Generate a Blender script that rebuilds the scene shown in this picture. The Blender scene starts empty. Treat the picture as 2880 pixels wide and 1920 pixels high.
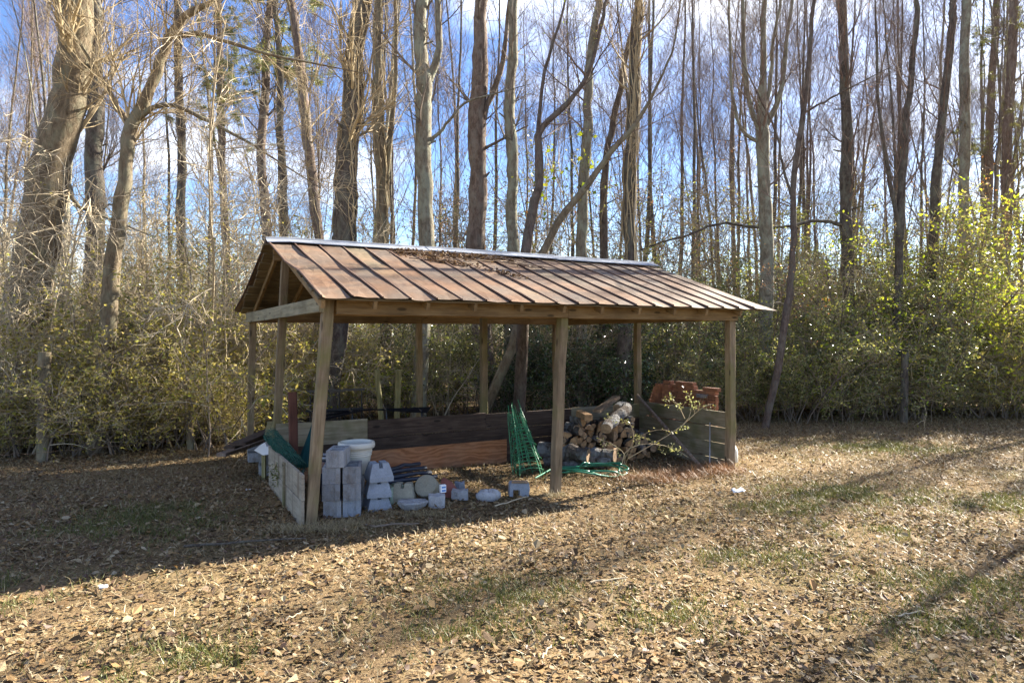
import bpy, math, random
import numpy as np
from mathutils import Vector, Matrix, Quaternion

# ------------------------------------------------------------------ camera, sky, sun, exposure
SC = bpy.context.scene
COL = SC.collection
F, CX, HY, CH = 1880.0, 1440.0, 943.0, 2.05        # focal px, image centre, horizon row (photo pixels), camera height
cam = bpy.data.cameras.new('camera'); camo = bpy.data.objects.new('camera', cam); COL.objects.link(camo)
camo.location = (0, 0, CH); camo.rotation_euler = (math.radians(90), 0, 0)
cam.sensor_width = 36; cam.lens = F / 2880 * 36; cam.shift_y = -17 / 2880; cam.clip_start = .05; cam.clip_end = 2000
SC.camera = camo

SUN_EL, SUN_AZ = math.radians(32.5), math.radians(54)   # azimuth from +Y towards +X
w = bpy.data.worlds.new('World'); SC.world = w; w.use_nodes = True
nt = w.node_tree; nt.nodes.clear()
sky = nt.nodes.new('ShaderNodeTexSky'); sky.sky_type = 'NISHITA'; sky.sun_disc = False
sky.sun_elevation = SUN_EL; sky.sun_rotation = SUN_AZ; sky.air_density = 1.0; sky.dust_density = .4; sky.ozone_density = 2.5
tcw = nt.nodes.new('ShaderNodeTexCoord')
mpw = nt.nodes.new('ShaderNodeMapping'); mpw.inputs['Scale'].default_value = (1, 1, 2.6); mpw.inputs['Location'].default_value = (.35, .2, .1)
cn = nt.nodes.new('ShaderNodeTexNoise'); cn.inputs['Scale'].default_value = 2.3; cn.inputs['Detail'].default_value = 7; cn.inputs['Roughness'].default_value = .55
cr = nt.nodes.new('ShaderNodeValToRGB'); cr.color_ramp.elements[0].position = .50; cr.color_ramp.elements[1].position = .72
hs = nt.nodes.new('ShaderNodeHueSaturation'); hs.inputs['Hue'].default_value = .513; hs.inputs['Saturation'].default_value = 1.2; hs.inputs['Value'].default_value = .92
mx = nt.nodes.new('ShaderNodeMixRGB'); mx.inputs[2].default_value = (7.6, 7.8, 8.3, 1)
bg = nt.nodes.new('ShaderNodeBackground'); bg.inputs['Strength'].default_value = .05
ow = nt.nodes.new('ShaderNodeOutputWorld')
L = nt.links.new
L(tcw.outputs['Generated'], mpw.inputs['Vector']); L(mpw.outputs[0], cn.inputs['Vector']); L(cn.outputs['Fac'], cr.inputs[0])
L(cr.outputs[0], mx.inputs[0]); L(sky.outputs[0], hs.inputs['Color']); L(hs.outputs[0], mx.inputs[1]); L(mx.outputs[0], bg.inputs['Color']); L(bg.outputs[0], ow.inputs[0])

sl = bpy.data.lights.new('sun', 'SUN'); sl.energy = 5.0; sl.angle = math.radians(.5); sl.color = (1, .93, .81)
so = bpy.data.objects.new('sun', sl); COL.objects.link(so)
so.rotation_euler = Vector((math.sin(SUN_AZ) * math.cos(SUN_EL), math.cos(SUN_AZ) * math.cos(SUN_EL), math.sin(SUN_EL))).to_track_quat('Z', 'Y').to_euler()
vs = SC.view_settings; vs.view_transform = 'Standard'; vs.look = 'None'; vs.exposure = 2.75; vs.gamma = 1; vs.use_curve_mapping = False
SC.cycles.max_bounces = 6; SC.cycles.diffuse_bounces = 4; SC.cycles.glossy_bounces = 2; SC.cycles.transmission_bounces = 3
SC.cycles.sample_clamp_indirect = 6

rng = np.random.default_rng(11); random.seed(11)

# ------------------------------------------------------------------ placing
def at(px, py, d): return Vector(((px - CX) / F * d, d, CH - (py - HY) / F * d))
def G(px, py):
    d = F * CH / (py - HY); return Vector(((px - CX) / F * d, d, 0))
SO = Vector((-2.20, 7.26, 0)); SANG = math.atan2(3.07, 5.57)
SU = Vector((math.cos(SANG), math.sin(SANG), 0)); SV = Vector((-math.sin(SANG), math.cos(SANG), 0))
def SW(u, v, z=0): return SO + SU * u + SV * v + Vector((0, 0, z))

# ------------------------------------------------------------------ materials
MATS = {}
def nodes_of(name):
    m = bpy.data.materials.new(name); m.use_nodes = True; MATS[name] = m
    t = m.node_tree; b = t.nodes['Principled BSDF']; return m, t, b
def N(t, kind, **kw):
    n = t.nodes.new(kind)
    for k, v in kw.items():
        if k in n.inputs: n.inputs[k].default_value = v
        else: setattr(n, k, v)
    return n
def ramp(t, stops, src=None, interp='LINEAR'):
    r = t.nodes.new('ShaderNodeValToRGB'); e = r.color_ramp.elements; r.color_ramp.interpolation = interp
    while len(e) < len(stops): e.new(.5)
    for i, (p, c) in enumerate(stops): e[i].position = p; e[i].color = (*c, 1) if len(c) == 3 else c
    if src is not None: t.links.new(src, r.inputs[0])
    return r
def coords(t, scale=(1, 1, 1), kind='Object', rnd=True):
    tc = N(t, 'ShaderNodeTexCoord'); mp = N(t, 'ShaderNodeMapping'); mp.inputs['Scale'].default_value = scale
    t.links.new(tc.outputs[kind], mp.inputs['Vector'])
    if rnd:
        oi = N(t, 'ShaderNodeObjectInfo'); mm = N(t, 'ShaderNodeMath', operation='MULTIPLY'); mm.inputs[1].default_value = 37.0
        t.links.new(oi.outputs['Random'], mm.inputs[0]); t.links.new(mm.outputs[0], mp.inputs['Location'])
    return mp.outputs[0]
def noise(t, vec, scale, detail=5, rough=.55, dist=0):
    n = N(t, 'ShaderNodeTexNoise', Scale=scale, Detail=detail, Roughness=rough, Distortion=dist); t.links.new(vec, n.inputs['Vector']); return n.outputs['Fac']
def mixc(t, fac, a, b, mode='MIX'):
    m = N(t, 'ShaderNodeMixRGB', blend_type=mode)
    if isinstance(fac, (int, float)): m.inputs[0].default_value = fac
    else: t.links.new(fac, m.inputs[0])
    for i, x in ((1, a), (2, b)):
        if isinstance(x, tuple): m.inputs[i].default_value = (*x, 1)
        else: t.links.new(x, m.inputs[i])
    return m.outputs[0]
def bump(t, b, h, strength=.5, dist=.02):
    bp = N(t, 'ShaderNodeBump', Strength=strength, Distance=dist); t.links.new(h, bp.inputs['Height']); t.links.new(bp.outputs[0], b.inputs['Normal'])
def objrand(t): return N(t, 'ShaderNodeObjectInfo').outputs['Random']

def wood(name, c1, c2, c3, along='x', rough=.85, knots=True, vary=.35, green=None):
    m, t, b = nodes_of(name)
    s = {'x': (1.2, 14, 14), 'z': (14, 14, 1.2)}[along]
    g = noise(t, coords(t, s), 2.2, 6, .6, .6)
    cl = ramp(t, [(.3, c1), (.5, c2), (.72, c3)], g).outputs[0]
    blot = noise(t, coords(t, (1.3, 1.3, 1.3)), 1.6, 4, .6)
    cl = mixc(t, ramp(t, [(.45, (0, 0, 0)), (.75, (.6, .6, .6))], blot).outputs[0], cl, tuple(x * .45 for x in c1))
    if green:
        g2 = noise(t, coords(t, (1, 1, 1)), 2.3, 3)
        cl = mixc(t, ramp(t, [(.48, (0, 0, 0)), (.66, (.75, .75, .75))], g2).outputs[0], cl, green)
    if knots:
        v = N(t, 'ShaderNodeTexVoronoi', Scale=1.0); t.links.new(coords(t, (2.2, 7, 7) if along == 'x' else (7, 7, 2.2)), v.inputs['Vector'])
        cl = mixc(t, ramp(t, [(.10, (.8, .8, .8)), (.16, (0, 0, 0))], v.outputs['Distance']).outputs[0], cl, tuple(x * .3 for x in c1))
    hv = N(t, 'ShaderNodeHueSaturation'); t.links.new(cl, hv.inputs['Color'])
    mr = N(t, 'ShaderNodeMapRange'); mr.inputs['To Min'].default_value = 1 - vary; mr.inputs['To Max'].default_value = 1 + vary
    t.links.new(objrand(t), mr.inputs[0]); t.links.new(mr.outputs[0], hv.inputs['Value'])
    t.links.new(hv.outputs[0], b.inputs['Base Color']); b.inputs['Roughness'].default_value = rough; b.inputs['Specular IOR Level'].default_value = .25
    bump(t, b, g, .55, .006); return m
wood('post_wood', (0.123, 0.088, 0.053), (0.211, 0.154, 0.092), (0.282, 0.216, 0.136), 'z', vary=.12, green=(0.141, 0.128, 0.044))
wood('beam_wood', (0.136, 0.085, 0.037), (0.211, 0.136, 0.061), (0.272, 0.190, 0.095), 'x', vary=.2)
wood('grey_wood', (0.150, 0.129, 0.082), (0.231, 0.204, 0.129), (0.286, 0.252, 0.170), 'x', vary=.12)
wood('dark_plank', (0.031, 0.020, 0.015), (0.058, 0.039, 0.029), (0.095, 0.068, 0.051), 'x', vary=.2)
wood('pale_plank', (0.162, 0.132, 0.085), (0.246, 0.208, 0.140), (0.315, 0.272, 0.196), 'x', vary=.15, green=(0.111, 0.111, 0.043))
wood('deck_plank', (.09, .07, .04), (.17, .13, .075), (.25, .20, .12), 'x', vary=.3, knots=False)
wood('mossy_wood', (.13, .115, .05), (.24, .215, .10), (.34, .30, .16), 'z', vary=.2, knots=False)
wood('rust_paint', (.055, .022, .015), (.095, .038, .025), (.125, .055, .036), 'z', vary=.05, knots=False)
wood('pole_wood', (0.096, 0.064, 0.048), (0.176, 0.128, 0.096), (0.256, 0.208, 0.168), 'z', vary=.1, knots=False)
# plywood with wavy figure
m, t, b = nodes_of('plywood')
c = coords(t, (1.0, 3.2, 3.2)); ds = noise(t, coords(t, (1.1, 2.0, 2.0)), 2.0, 2)
wv = N(t, 'ShaderNodeTexWave', Scale=1.5, Distortion=18, Detail=4); wv.bands_direction = 'Z'; t.links.new(c, wv.inputs['Vector'])
cl = ramp(t, [(.1, (.22, .085, .03)), (.5, (.30, .12, .042)), (.9, (.345, .155, .065))], wv.outputs['Fac']).outputs[0]
cl = mixc(t, ramp(t, [(.4, (0, 0, 0)), (.8, (.5, .5, .5))], ds).outputs[0], cl, (.38, .22, .13))
t.links.new(cl, b.inputs['Base Color']); b.inputs['Roughness'].default_value = .8
# weathered siding of the left wall: pale with vertical dark runs
m, t, b = nodes_of('stained_siding')
a1 = noise(t, coords(t, (1.2, 1.2, 9)), 2.0, 6, .65); a2 = noise(t, coords(t, (7, 1, .35)), 1.3, 3, .5)
cl = ramp(t, [(.3, (0.18, 0.158, 0.128)), (.6, (0.345, 0.323, 0.277))], a1).outputs[0]
cl = mixc(t, ramp(t, [(.50, (0, 0, 0)), (.68, (.85, .85, .85))], a2).outputs[0], cl, (.15, .115, .08))
cl = mixc(t, 1.0, cl, (.92, .85, .75), 'MULTIPLY'); t.links.new(cl, b.inputs['Base Color']); b.inputs['Roughness'].default_value = .9; bump(t, b, a1, .5, .004)
# rusted roofing
m, t, b = nodes_of('rusted_metal')
n1 = noise(t, coords(t, (.9, 1.0, 1)), 1.3, 6, .55, .3); n2 = noise(t, coords(t, (1, 1, 1)), 14, 5, .7); n3 = noise(t, coords(t, (.7, .6, 1)), 1.1, 3)
cl = ramp(t, [(.25, (.115, .098, .078)), (.42, (.135, .098, .066)), (.56, (.175, .09, .04)), (.75, (.22, .10, .034))], n1).outputs[0]
cl = mixc(t, ramp(t, [(.52, (0, 0, 0)), (.68, (.75, .75, .75))], n3).outputs[0], cl, (.145, .13, .07))
cl = mixc(t, .35, cl, ramp(t, [(.35, (.07, .042, .028)), (.7, (.26, .17, .11))], n2).outputs[0])
hv = N(t, 'ShaderNodeHueSaturation'); t.links.new(cl, hv.inputs['Color'])
mr = N(t, 'ShaderNodeMapRange'); mr.inputs['To Min'].default_value = .6; mr.inputs['To Max'].default_value = 1.12; t.links.new(objrand(t), mr.inputs[0]); t.links.new(mr.outputs[0], hv.inputs['Value'])
t.links.new(hv.outputs[0], b.inputs['Base Color']); b.inputs['Roughness'].default_value = .62; b.inputs['Specular IOR Level'].default_value = .3
bump(t, b, n2, .35, .004)
m, t, b = nodes_of('rust_seam'); b.inputs['Base Color'].default_value = (.12, .065, .04, 1); b.inputs['Roughness'].default_value = .7
def plain(name, col, rough=.6, metal=0, spec=.5, var=.25, scale=9, bmp=0):
    m, t, b = nodes_of(name)
    n = noise(t, coords(t), scale, 5, .6)
    cl = ramp(t, [(.3, tuple(x * (1 - var) for x in col)), (.7, tuple(min(1, x * (1 + var)) for x in col))], n).outputs[0]
    t.links.new(cl, b.inputs['Base Color']); b.inputs['Roughness'].default_value = rough; b.inputs['Metallic'].default_value = metal; b.inputs['Specular IOR Level'].default_value = spec
    if bmp: bump(t, b, n, bmp, .006)
    return m
plain('galvanised', (.24, .255, .28), .55, .2, .4, .3, 5)
def concrete(name, c, stain):
    m, t, b = nodes_of(name)
    n1 = noise(t, coords(t), 12, 6, .65); n2 = noise(t, coords(t), 70, 3, .6); n3 = noise(t, coords(t, (1, 1, .6)), 9, 6, .65)
    cl = mixc(t, ramp(t, [(.50, (0, 0, 0)), (.66, (.85, .85, .85))], n3).outputs[0], ramp(t, [(.3, tuple(x * .75 for x in c)), (.7, c)], n1).outputs[0], stain)
    cl = mixc(t, .3, cl, ramp(t, [(.3, tuple(x * .4 for x in c)), (.7, tuple(min(1, x * 1.15) for x in c))], n2).outputs[0])
    hv = N(t, 'ShaderNodeHueSaturation'); t.links.new(cl, hv.inputs['Color']); mr = N(t, 'ShaderNodeMapRange'); mr.inputs['To Min'].default_value = .75; mr.inputs['To Max'].default_value = 1.2; t.links.new(objrand(t), mr.inputs[0]); t.links.new(mr.outputs[0], hv.inputs['Value'])
    t.links.new(hv.outputs[0], b.inputs['Base Color']); b.inputs['Roughness'].default_value = .95; b.inputs['Specular IOR Level'].default_value = .15; bump(t, b, n2, .8, .006)
concrete('concrete', (0.323, 0.332, 0.348), (0.162, 0.136, 0.111))
concrete('concrete_blue', (0.275, 0.306, 0.352), (0.207, 0.230, 0.260))
concrete('concrete_tan', (0.289, 0.275, 0.217), (0.217, 0.196, 0.138))
concrete('concrete_moss', (.24, .30, .23), (.12, .17, .09))
plain('white_plastic', (0.527, 0.518, 0.459), .42, 0, .5, .05, 4)
plain('white_paper', (.80, .81, .82), .6, 0, .4, .05, 4)
plain('blue_print', (.08, .22, .50), .5, 0, .4, .1, 4)
plain('navy_plastic', (.012, .02, .04), .45, 0, .5, .2, 4)
plain('teal_cloth', (.006, .045, .045), .85, 0, .2, .3, 5)
plain('terracotta', (.20, .075, .06), .85, 0, .2, .3, 6, .4)
plain('label_brown', (.30, .18, .13), .7, 0, .3, .4, 15)
plain('black_metal', (.018, .018, .022), .35, .3, .6, .2, 8)
plain('grey_metal', (.33, .33, .34), .45, .6, .5, .2, 8)
plain('wire_rust', (.16, .11, .07), .6, .4, .5, .3, 10)
plain('green_wire', (.035, .20, .085), .35, 0, .5, .35, 14)
plain('hose_green', (.012, .13, .075), .28, 0, .6, .2, 6)
plain('mesh_green', (.008, .075, .05), .6, 0, .4, .3, 12)
plain('straw_end', (0.243, 0.167, 0.104), .9, 0, .15, .45, 18, .4)
# bricks
m, t, b = nodes_of('brick_red')
n1 = noise(t, coords(t), 12, 5, .65)
cl = ramp(t, [(.3, (.19, .075, .038)), (.7, (.31, .135, .07))], n1).outputs[0]
hv = N(t, 'ShaderNodeHueSaturation'); t.links.new(cl, hv.inputs['Color'])
mr = N(t, 'ShaderNodeMapRange'); mr.inputs['To Min'].default_value = .75; mr.inputs['To Max'].default_value = 1.2; t.links.new(objrand(t), mr.inputs[0]); t.links.new(mr.outputs[0], hv.inputs['Value'])
t.links.new(hv.outputs[0], b.inputs['Base Color']); b.inputs['Roughness'].default_value = .9; bump(t, b, n1, .4, .004)
plain('brick_grey', (.16, .15, .16), .9, 0, .2, .3, 12, .3)

def bark(name, c1, c2, lichen=None, amt=.5, plates=9.0):
    m, t, b = nodes_of(name)
    n1 = noise(t, coords(t, (plates, plates, plates * .36)), 1.7, 8, .72, .8)
    cl = ramp(t, [(.32, tuple(x * .45 for x in c1)), (.5, c1), (.7, c2)], n1).outputs[0]
    if lichen:
        n2 = noise(t, coords(t, (2.2, 2.2, 1.3)), 2.3, 6, .65)
        cl = mixc(t, ramp(t, [(.46, (0, 0, 0)), (.62, (amt, amt, amt))], n2).outputs[0], cl, lichen)
    t.links.new(cl, b.inputs['Base Color']); b.inputs['Roughness'].default_value = .95; b.inputs['Specular IOR Level'].default_value = .12
    bump(t, b, n1, .9, .03)
bark('bark_oak', (.15, .115, .075), (.27, .22, .15), (.22, .22, .15), .5, 6)
bark('bark_dark', (.085, .069, .056), (.17, .145, .118), (.16, .16, .12), .6)
bark('bark_pine', (.14, .102, .08), (.25, .195, .158), (.22, .205, .175), .5, 7)
bark('bark_pale', (.17, .145, .105), (.27, .245, .185), (.26, .27, .20), .8)
bark('bark_red', (.10, .075, .06), (.18, .14, .115), (.16, .15, .12), .5)
bark('bark_log', (.075, .06, .05), (.15, .125, .105), (.27, .28, .285), .65, 8)
def twig(name, c1, c2):
    m, t, b = nodes_of(name)
    g = N(t, 'ShaderNodeNewGeometry'); r = ramp(t, [(0, c1), (1, c2)], g.outputs['Random Per Island'])
    t.links.new(r.outputs[0], b.inputs['Base Color']); b.inputs['Roughness'].default_value = .85; b.inputs['Specular IOR Level'].default_value = .2
twig('twig_brown', (.085, .068, .056), (.20, .16, .125))
twig('twig_tan', (.20, .15, .085), (.44, .35, .21))
twig('twig_pale', (.30, .245, .16), (.55, .46, .32))
twig('twig_red', (.09, .066, .056), (.22, .155, .12))
def leafm(name, stops, trans=.45, rough=.5, spec=.4):
    m, t, b = nodes_of(name)
    g = N(t, 'ShaderNodeNewGeometry'); r = ramp(t, stops, g.outputs['Random Per Island'])
    t.links.new(r.outputs[0], b.inputs['Base Color']); b.inputs['Roughness'].default_value = rough; b.inputs['Specular IOR Level'].default_value = spec
    if trans:
        tr = N(t, 'ShaderNodeBsdfTranslucent'); t.links.new(mixc(t, .5, r.outputs[0], (1, .92, .4), 'MULTIPLY'), tr.inputs[0])
        ms = N(t, 'ShaderNodeMixShader'); ms.inputs[0].default_value = trans
        o = t.nodes['Material Output']; t.links.new(b.outputs[0], ms.inputs[1]); t.links.new(tr.outputs[0], ms.inputs[2]); t.links.new(ms.outputs[0], o.inputs['Surface'])
leafm('leaf_left', [(0, (.17, .14, .04)), (.3, (.38, .34, .085)), (.55, (.55, .46, .15)), (.75, (.29, .33, .06)), (1, (.58, .46, .25))], .62)
leafm('leaf_right', [(0, (.045, .06, .022)), (.35, (.12, .145, .04)), (.6, (.26, .28, .08)), (.8, (.42, .38, .15)), (1, (.20, .25, .05))], .48, .26, .8)
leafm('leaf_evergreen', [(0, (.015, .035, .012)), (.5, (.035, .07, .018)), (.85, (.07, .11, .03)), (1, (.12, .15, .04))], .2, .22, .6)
leafm('leaf_yellow', [(0, (.20, .28, .02)), (.5, (.36, .42, .04)), (1, (.48, .44, .06))], .55)
leafm('leaf_rust', [(0, (.20, .08, .025)), (.5, (.33, .15, .05)), (1, (.40, .24, .11))], .45)
leafm('needles', [(0, (.07, .09, .025)), (.5, (.17, .19, .055)), (1, (.30, .28, .10))], .35)
leafm('sapling_leaf', [(0, (.22, .24, .10)), (.5, (.34, .36, .18)), (1, (.40, .36, .10))], .4, .35)
leafm('fallen_leaf', [(0, (.055, .035, .02)), (.2, (.13, .085, .043)), (.4, (.235, .168, .085)), (.52, (.22, .125, .05)), (.66, (.17, .12, .067)), (.85, (.275, .21, .12)), (1, (.34, .28, .185))], .15, .75, .12)
leafm('fallen_leaf_dark', [(0, (0.059, 0.033, 0.02)), (.35, (0.112, 0.066, 0.04)), (.7, (0.172, 0.109, 0.059)), (1, (0.238, 0.165, 0.099))], .12, .6, .3)
leafm('grass_green', [(0, (.055, .065, .015)), (.5, (.11, .125, .03)), (1, (.19, .18, .06))], .3)
leafm('grass_dry', [(0, (.15, .115, .06)), (.5, (.29, .235, .13)), (1, (.40, .33, .20))], .2)
leafm('pine_straw', [(0, (0.15, 0.068, 0.026)), (.5, (0.27, 0.135, 0.056)), (1, (0.345, 0.21, 0.105))], .1)
# ground
m, t, b = nodes_of('ground')
v = coords(t, rnd=False)
n1 = noise(t, v, .55, 6, .6); n2 = noise(t, v, 7, 6, .7); n3 = noise(t, v, 40, 4, .7)
cl = ramp(t, [(.3, (.07, .045, .025)), (.5, (.15, .10, .052)), (.7, (.24, .18, .095))], n2).outputs[0]
cl = mixc(t, ramp(t, [(.5, (0, 0, 0)), (.68, (.6, .6, .6))], n1).outputs[0], cl, (.10, .105, .035))
cl = mixc(t, .5, cl, ramp(t, [(.38, (.025, .016, .01)), (.62, (.30, .21, .115))], n3).outputs[0])
t.links.new(cl, b.inputs['Base Color']); b.inputs['Roughness'].default_value = 1; b.inputs['Specular IOR Level'].default_value = .05; bump(t, b, n3, .8, .03)

# ------------------------------------------------------------------ geometry helpers
class Geo:
    def __init__(s): s.v = []; s.q = []; s.t = []; s.n = 0; s.qm = []; s.tm = []; s.smooth = False
    def add(s, v, q=None, t=None, mi=0):
        v = np.asarray(v, float).reshape(-1, 3); s.v.append(v)
        if q is not None and len(q): q = np.asarray(q, int).reshape(-1, 4) + s.n; s.q.append(q); s.qm.append(np.full(len(q), mi))
        if t is not None and len(t): t = np.asarray(t, int).reshape(-1, 3) + s.n; s.t.append(t); s.tm.append(np.full(len(t), mi))
        s.n += len(v); return s
    def mesh(s, name, mats):
        me = bpy.data.meshes.new(name)
        V = np.concatenate(s.v); Q = np.concatenate(s.q) if s.q else np.zeros((0, 4), int); T = np.concatenate(s.t) if s.t else np.zeros((0, 3), int)
        me.vertices.add(len(V)); me.vertices.foreach_set('co', V.astype(np.float32).ravel())
        lp = np.concatenate([Q.ravel(), T.ravel()]); me.loops.add(len(lp)); me.loops.foreach_set('vertex_index', lp.astype(np.int32))
        nf = len(Q) + len(T); me.polygons.add(nf)
        me.polygons.foreach_set('loop_start', np.concatenate([np.arange(len(Q)) * 4, len(Q) * 4 + np.arange(len(T)) * 3]).astype(np.int32))
        me.polygons.foreach_set('loop_total', np.concatenate([np.full(len(Q), 4), np.full(len(T), 3)]).astype(np.int32))
        mi = np.concatenate((s.qm or [np.zeros(0)]) + (s.tm or [np.zeros(0)])); me.polygons.foreach_set('material_index', mi.astype(np.int32))
        me.polygons.foreach_set('use_smooth', np.full(nf, s.smooth, bool))
        for mm in ([mats] if isinstance(mats, str) else mats): me.materials.append(MATS[mm])
        me.update(calc_edges=True); me.validate(); return me
    def obj(s, name, mats, parent=None, loc=None):
        return link(name, s.mesh(name, mats), parent, loc)
def link(name, me, parent=None, loc=None):
    o = bpy.data.objects.new(name, me); COL.objects.link(o)
    if parent: o.parent = parent
    if loc is not None: o.location = loc
    return o
def tag(o, label, cat=None, group=None, kind=None):
    if label: o['label'] = label
    if cat: o['category'] = cat
    if group: o['group'] = group
    if kind: o['kind'] = kind
    return o
def thing(name, label, cat, loc=(0, 0, 0), rz=0, group=None):
    o = bpy.data.objects.new(name, None); COL.objects.link(o); o.location = loc; o.rotation_euler = (0, 0, rz); o.empty_display_size = .2
    return tag(o, label, cat, group)
def copy_thing(src, loc, rz, sc=1, label=None, group=None):
    c = src.copy(); COL.objects.link(c); c.location = loc; c.rotation_euler = (0, 0, rz); c.scale = (sc, sc, sc)
    if label: c['label'] = label
    if group: c['group'] = group
    for ch in src.children:
        k = ch.copy(); COL.objects.link(k); k.parent = c
    return c
def nrm(a): return a / np.maximum(np.linalg.norm(a, axis=-1, keepdims=True), 1e-9)

BQ = [[0, 3, 2, 1], [4, 5, 6, 7], [0, 1, 5, 4], [1, 2, 6, 5], [2, 3, 7, 6], [3, 0, 4, 7]]
def box(g, c, s, mi=0, jit=0, rot=None):
    x, y, z = s[0] / 2, s[1] / 2, s[2] / 2
    v = np.array([[-x, -y, -z], [x, -y, -z], [x, y, -z], [-x, y, -z], [-x, -y, z], [x, -y, z], [x, y, z], [-x, y, z]])
    if jit: v = v + rng.normal(0, jit, v.shape)
    if rot is not None: v = v @ np.array(rot.to_3x3()).T
    return g.add(v + np.array(c), BQ, mi=mi)
def tubes(g, P, R, sides=6, mi=0, cap=False):
    P = np.asarray(P, float); R = np.asarray(R, float)
    if P.ndim == 2: P = P[None]; R = R[None]
    B, n, _ = P.shape
    T = np.empty_like(P); T[:, 1:-1] = P[:, 2:] - P[:, :-2]; T[:, 0] = P[:, 1] - P[:, 0]; T[:, -1] = P[:, -1] - P[:, -2]; T = nrm(T)
    ref = np.where(np.abs(T[:, :1, 2:]) > .8, np.array([1., .13, 0]), np.array([.05, .1, 1.])) * np.ones((B, n, 1))
    X = nrm(np.cross(ref, T)); Y = np.cross(T, X)
    a = np.arange(sides) / sides * 2 * math.pi
    V = P[:, :, None] + R[:, :, None, None] * (np.cos(a)[:, None] * X[:, :, None] + np.sin(a)[:, None] * Y[:, :, None])
    idx = np.arange(B * n * sides).reshape(B, n, sides); i0 = idx[:, :-1]; i1 = idx[:, 1:]
    Q = np.stack([i0, np.roll(i0, -1, 2), np.roll(i1, -1, 2), i1], -1).reshape(-1, 4)
    g.add(V, Q, mi=mi)
    if cap:
        for k in (0, n - 1):
            c = P[:, k]; v = np.concatenate([V[:, k], c[:, None]], 1); m_ = sides + 1
            base = np.arange(B)[:, None] * m_; j = np.arange(sides)
            tri = np.stack([base + j, base + (j + 1) % sides, np.broadcast_to(base + sides, (B, sides))], -1)
            if k == 0: tri = tri[..., ::-1]
            g.add(v, t=tri.reshape(-1, 3), mi=cap if isinstance(cap, int) and cap is not True else mi)
    return g
def lathe(g, prof, n=24, c=(0, 0, 0), mi=0):
    a = np.arange(n) / n * 2 * math.pi; p = np.array(prof)
    V = np.stack([p[:, 0:1] * np.cos(a), p[:, 0:1] * np.sin(a), np.repeat(p[:, 1:2], n, 1)], -1) + np.array(c)
    idx = np.arange(len(p) * n).reshape(len(p), n); i0 = idx[:-1]; i1 = idx[1:]
    return g.add(V, np.stack([i0, np.roll(i0, -1, 1), np.roll(i1, -1, 1), i1], -1).reshape(-1, 4), mi=mi)
def board(name, p0, p1, wdt, hgt, mat, parent=None, up=(0, 0, 1), along='x', jit=.0015, sub=1, bow=0):
    """a plank whose own X (or Z) runs along its length"""
    p0, p1 = Vector(p0), Vector(p1); d = p1 - p0; ln = d.length
    x = d.normalized(); y = Vector(up).cross(x).normalized(); z = x.cross(y)
    ax = np.linspace(-ln / 2, ln / 2, sub + 1); g = Geo()
    e = min(wdt, hgt) * .07
    prof = [(-wdt / 2 + e, -hgt / 2), (wdt / 2 - e, -hgt / 2), (wdt / 2, -hgt / 2 + e), (wdt / 2, hgt / 2 - e), (wdt / 2 - e, hgt / 2), (-wdt / 2 + e, hgt / 2), (-wdt / 2, hgt / 2 - e), (-wdt / 2, -hgt / 2 + e)]
    V = []
    for i, a in enumerate(ax):
        oy, oz = (rng.normal(0, bow), rng.normal(0, bow)) if bow and 0 < i < sub else (0, 0)
        for (py, pz) in prof: V.append((a, py + oy + rng.normal(0, jit), pz + oz + rng.normal(0, jit)))
    V = np.array(V); k = 8
    Q = [[i * k + j, i * k + (j + 1) % k, (i + 1) * k + (j + 1) % k, (i + 1) * k + j] for i in range(sub) for j in range(k)]
    if along == 'z': V = V[:, [2, 1, 0]] * np.array([-1, 1, 1]); z, x = x, -z
    n = len(V); g.add(V, Q)
    g.add(V[:k], [[0, 7, 6, 5], [0, 5, 4, 1], [1, 4, 3, 2]]); g.add(V[-k:], [[0, 1, 4, 5], [0, 5, 6, 7], [1, 2, 3, 4]])
    o = g.obj(name, mat, parent); o.matrix_local = Matrix.Translation((p0 + p1) / 2) @ Matrix((x, y, z)).transposed().to_4x4(); return o

# ------------------------------------------------------------------ ground
def vnoise(x, y, s, seed=0):
    x = x / s; y = y / s; xi = np.floor(x).astype(int); yi = np.floor(y).astype(int); fx = x - xi; fy = y - yi
    fx = fx * fx * (3 - 2 * fx); fy = fy * fy * (3 - 2 * fy)
    h = lambda a, b_: np.modf(np.abs(np.sin(a * 127.1 + b_ * 311.7 + seed * 17.3) * 43758.5453))[0]
    return (h(xi, yi) * (1 - fx) + h(xi + 1, yi) * fx) * (1 - fy) + (h(xi, yi + 1) * (1 - fx) + h(xi + 1, yi + 1) * fx) * fy
def gz(x, y): return (vnoise(x, y, 1.7, 1) - .5) * .05 + (vnoise(x, y, .5, 2) - .5) * .018
xs = np.concatenate([-np.geomspace(400, 16, 14), np.linspace(-15.5, 15.5, 125), np.geomspace(16, 400, 14)])
ys = np.concatenate([-np.geomspace(120, 3, 8), np.linspace(-2, 22, 97), np.geomspace(22.5, 600, 16)])
XX, YY = np.meshgrid(xs, ys, indexing='ij'); ZZ = np.where((np.abs(XX) < 20) & (np.abs(YY) < 25), gz(XX, YY), 0) - .012
idx = np.arange(XX.size).reshape(XX.shape)
g = Geo(); g.smooth = True
g.add(np.stack([XX, YY, ZZ], -1), np.stack([idx[:-1, :-1], idx[1:, :-1], idx[1:, 1:], idx[:-1, 1:]], -1).reshape(-1, 4))
tag(g.obj('ground', 'ground'), 'brown leaf strewn ground running back under the woods', kind='structure')

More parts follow.
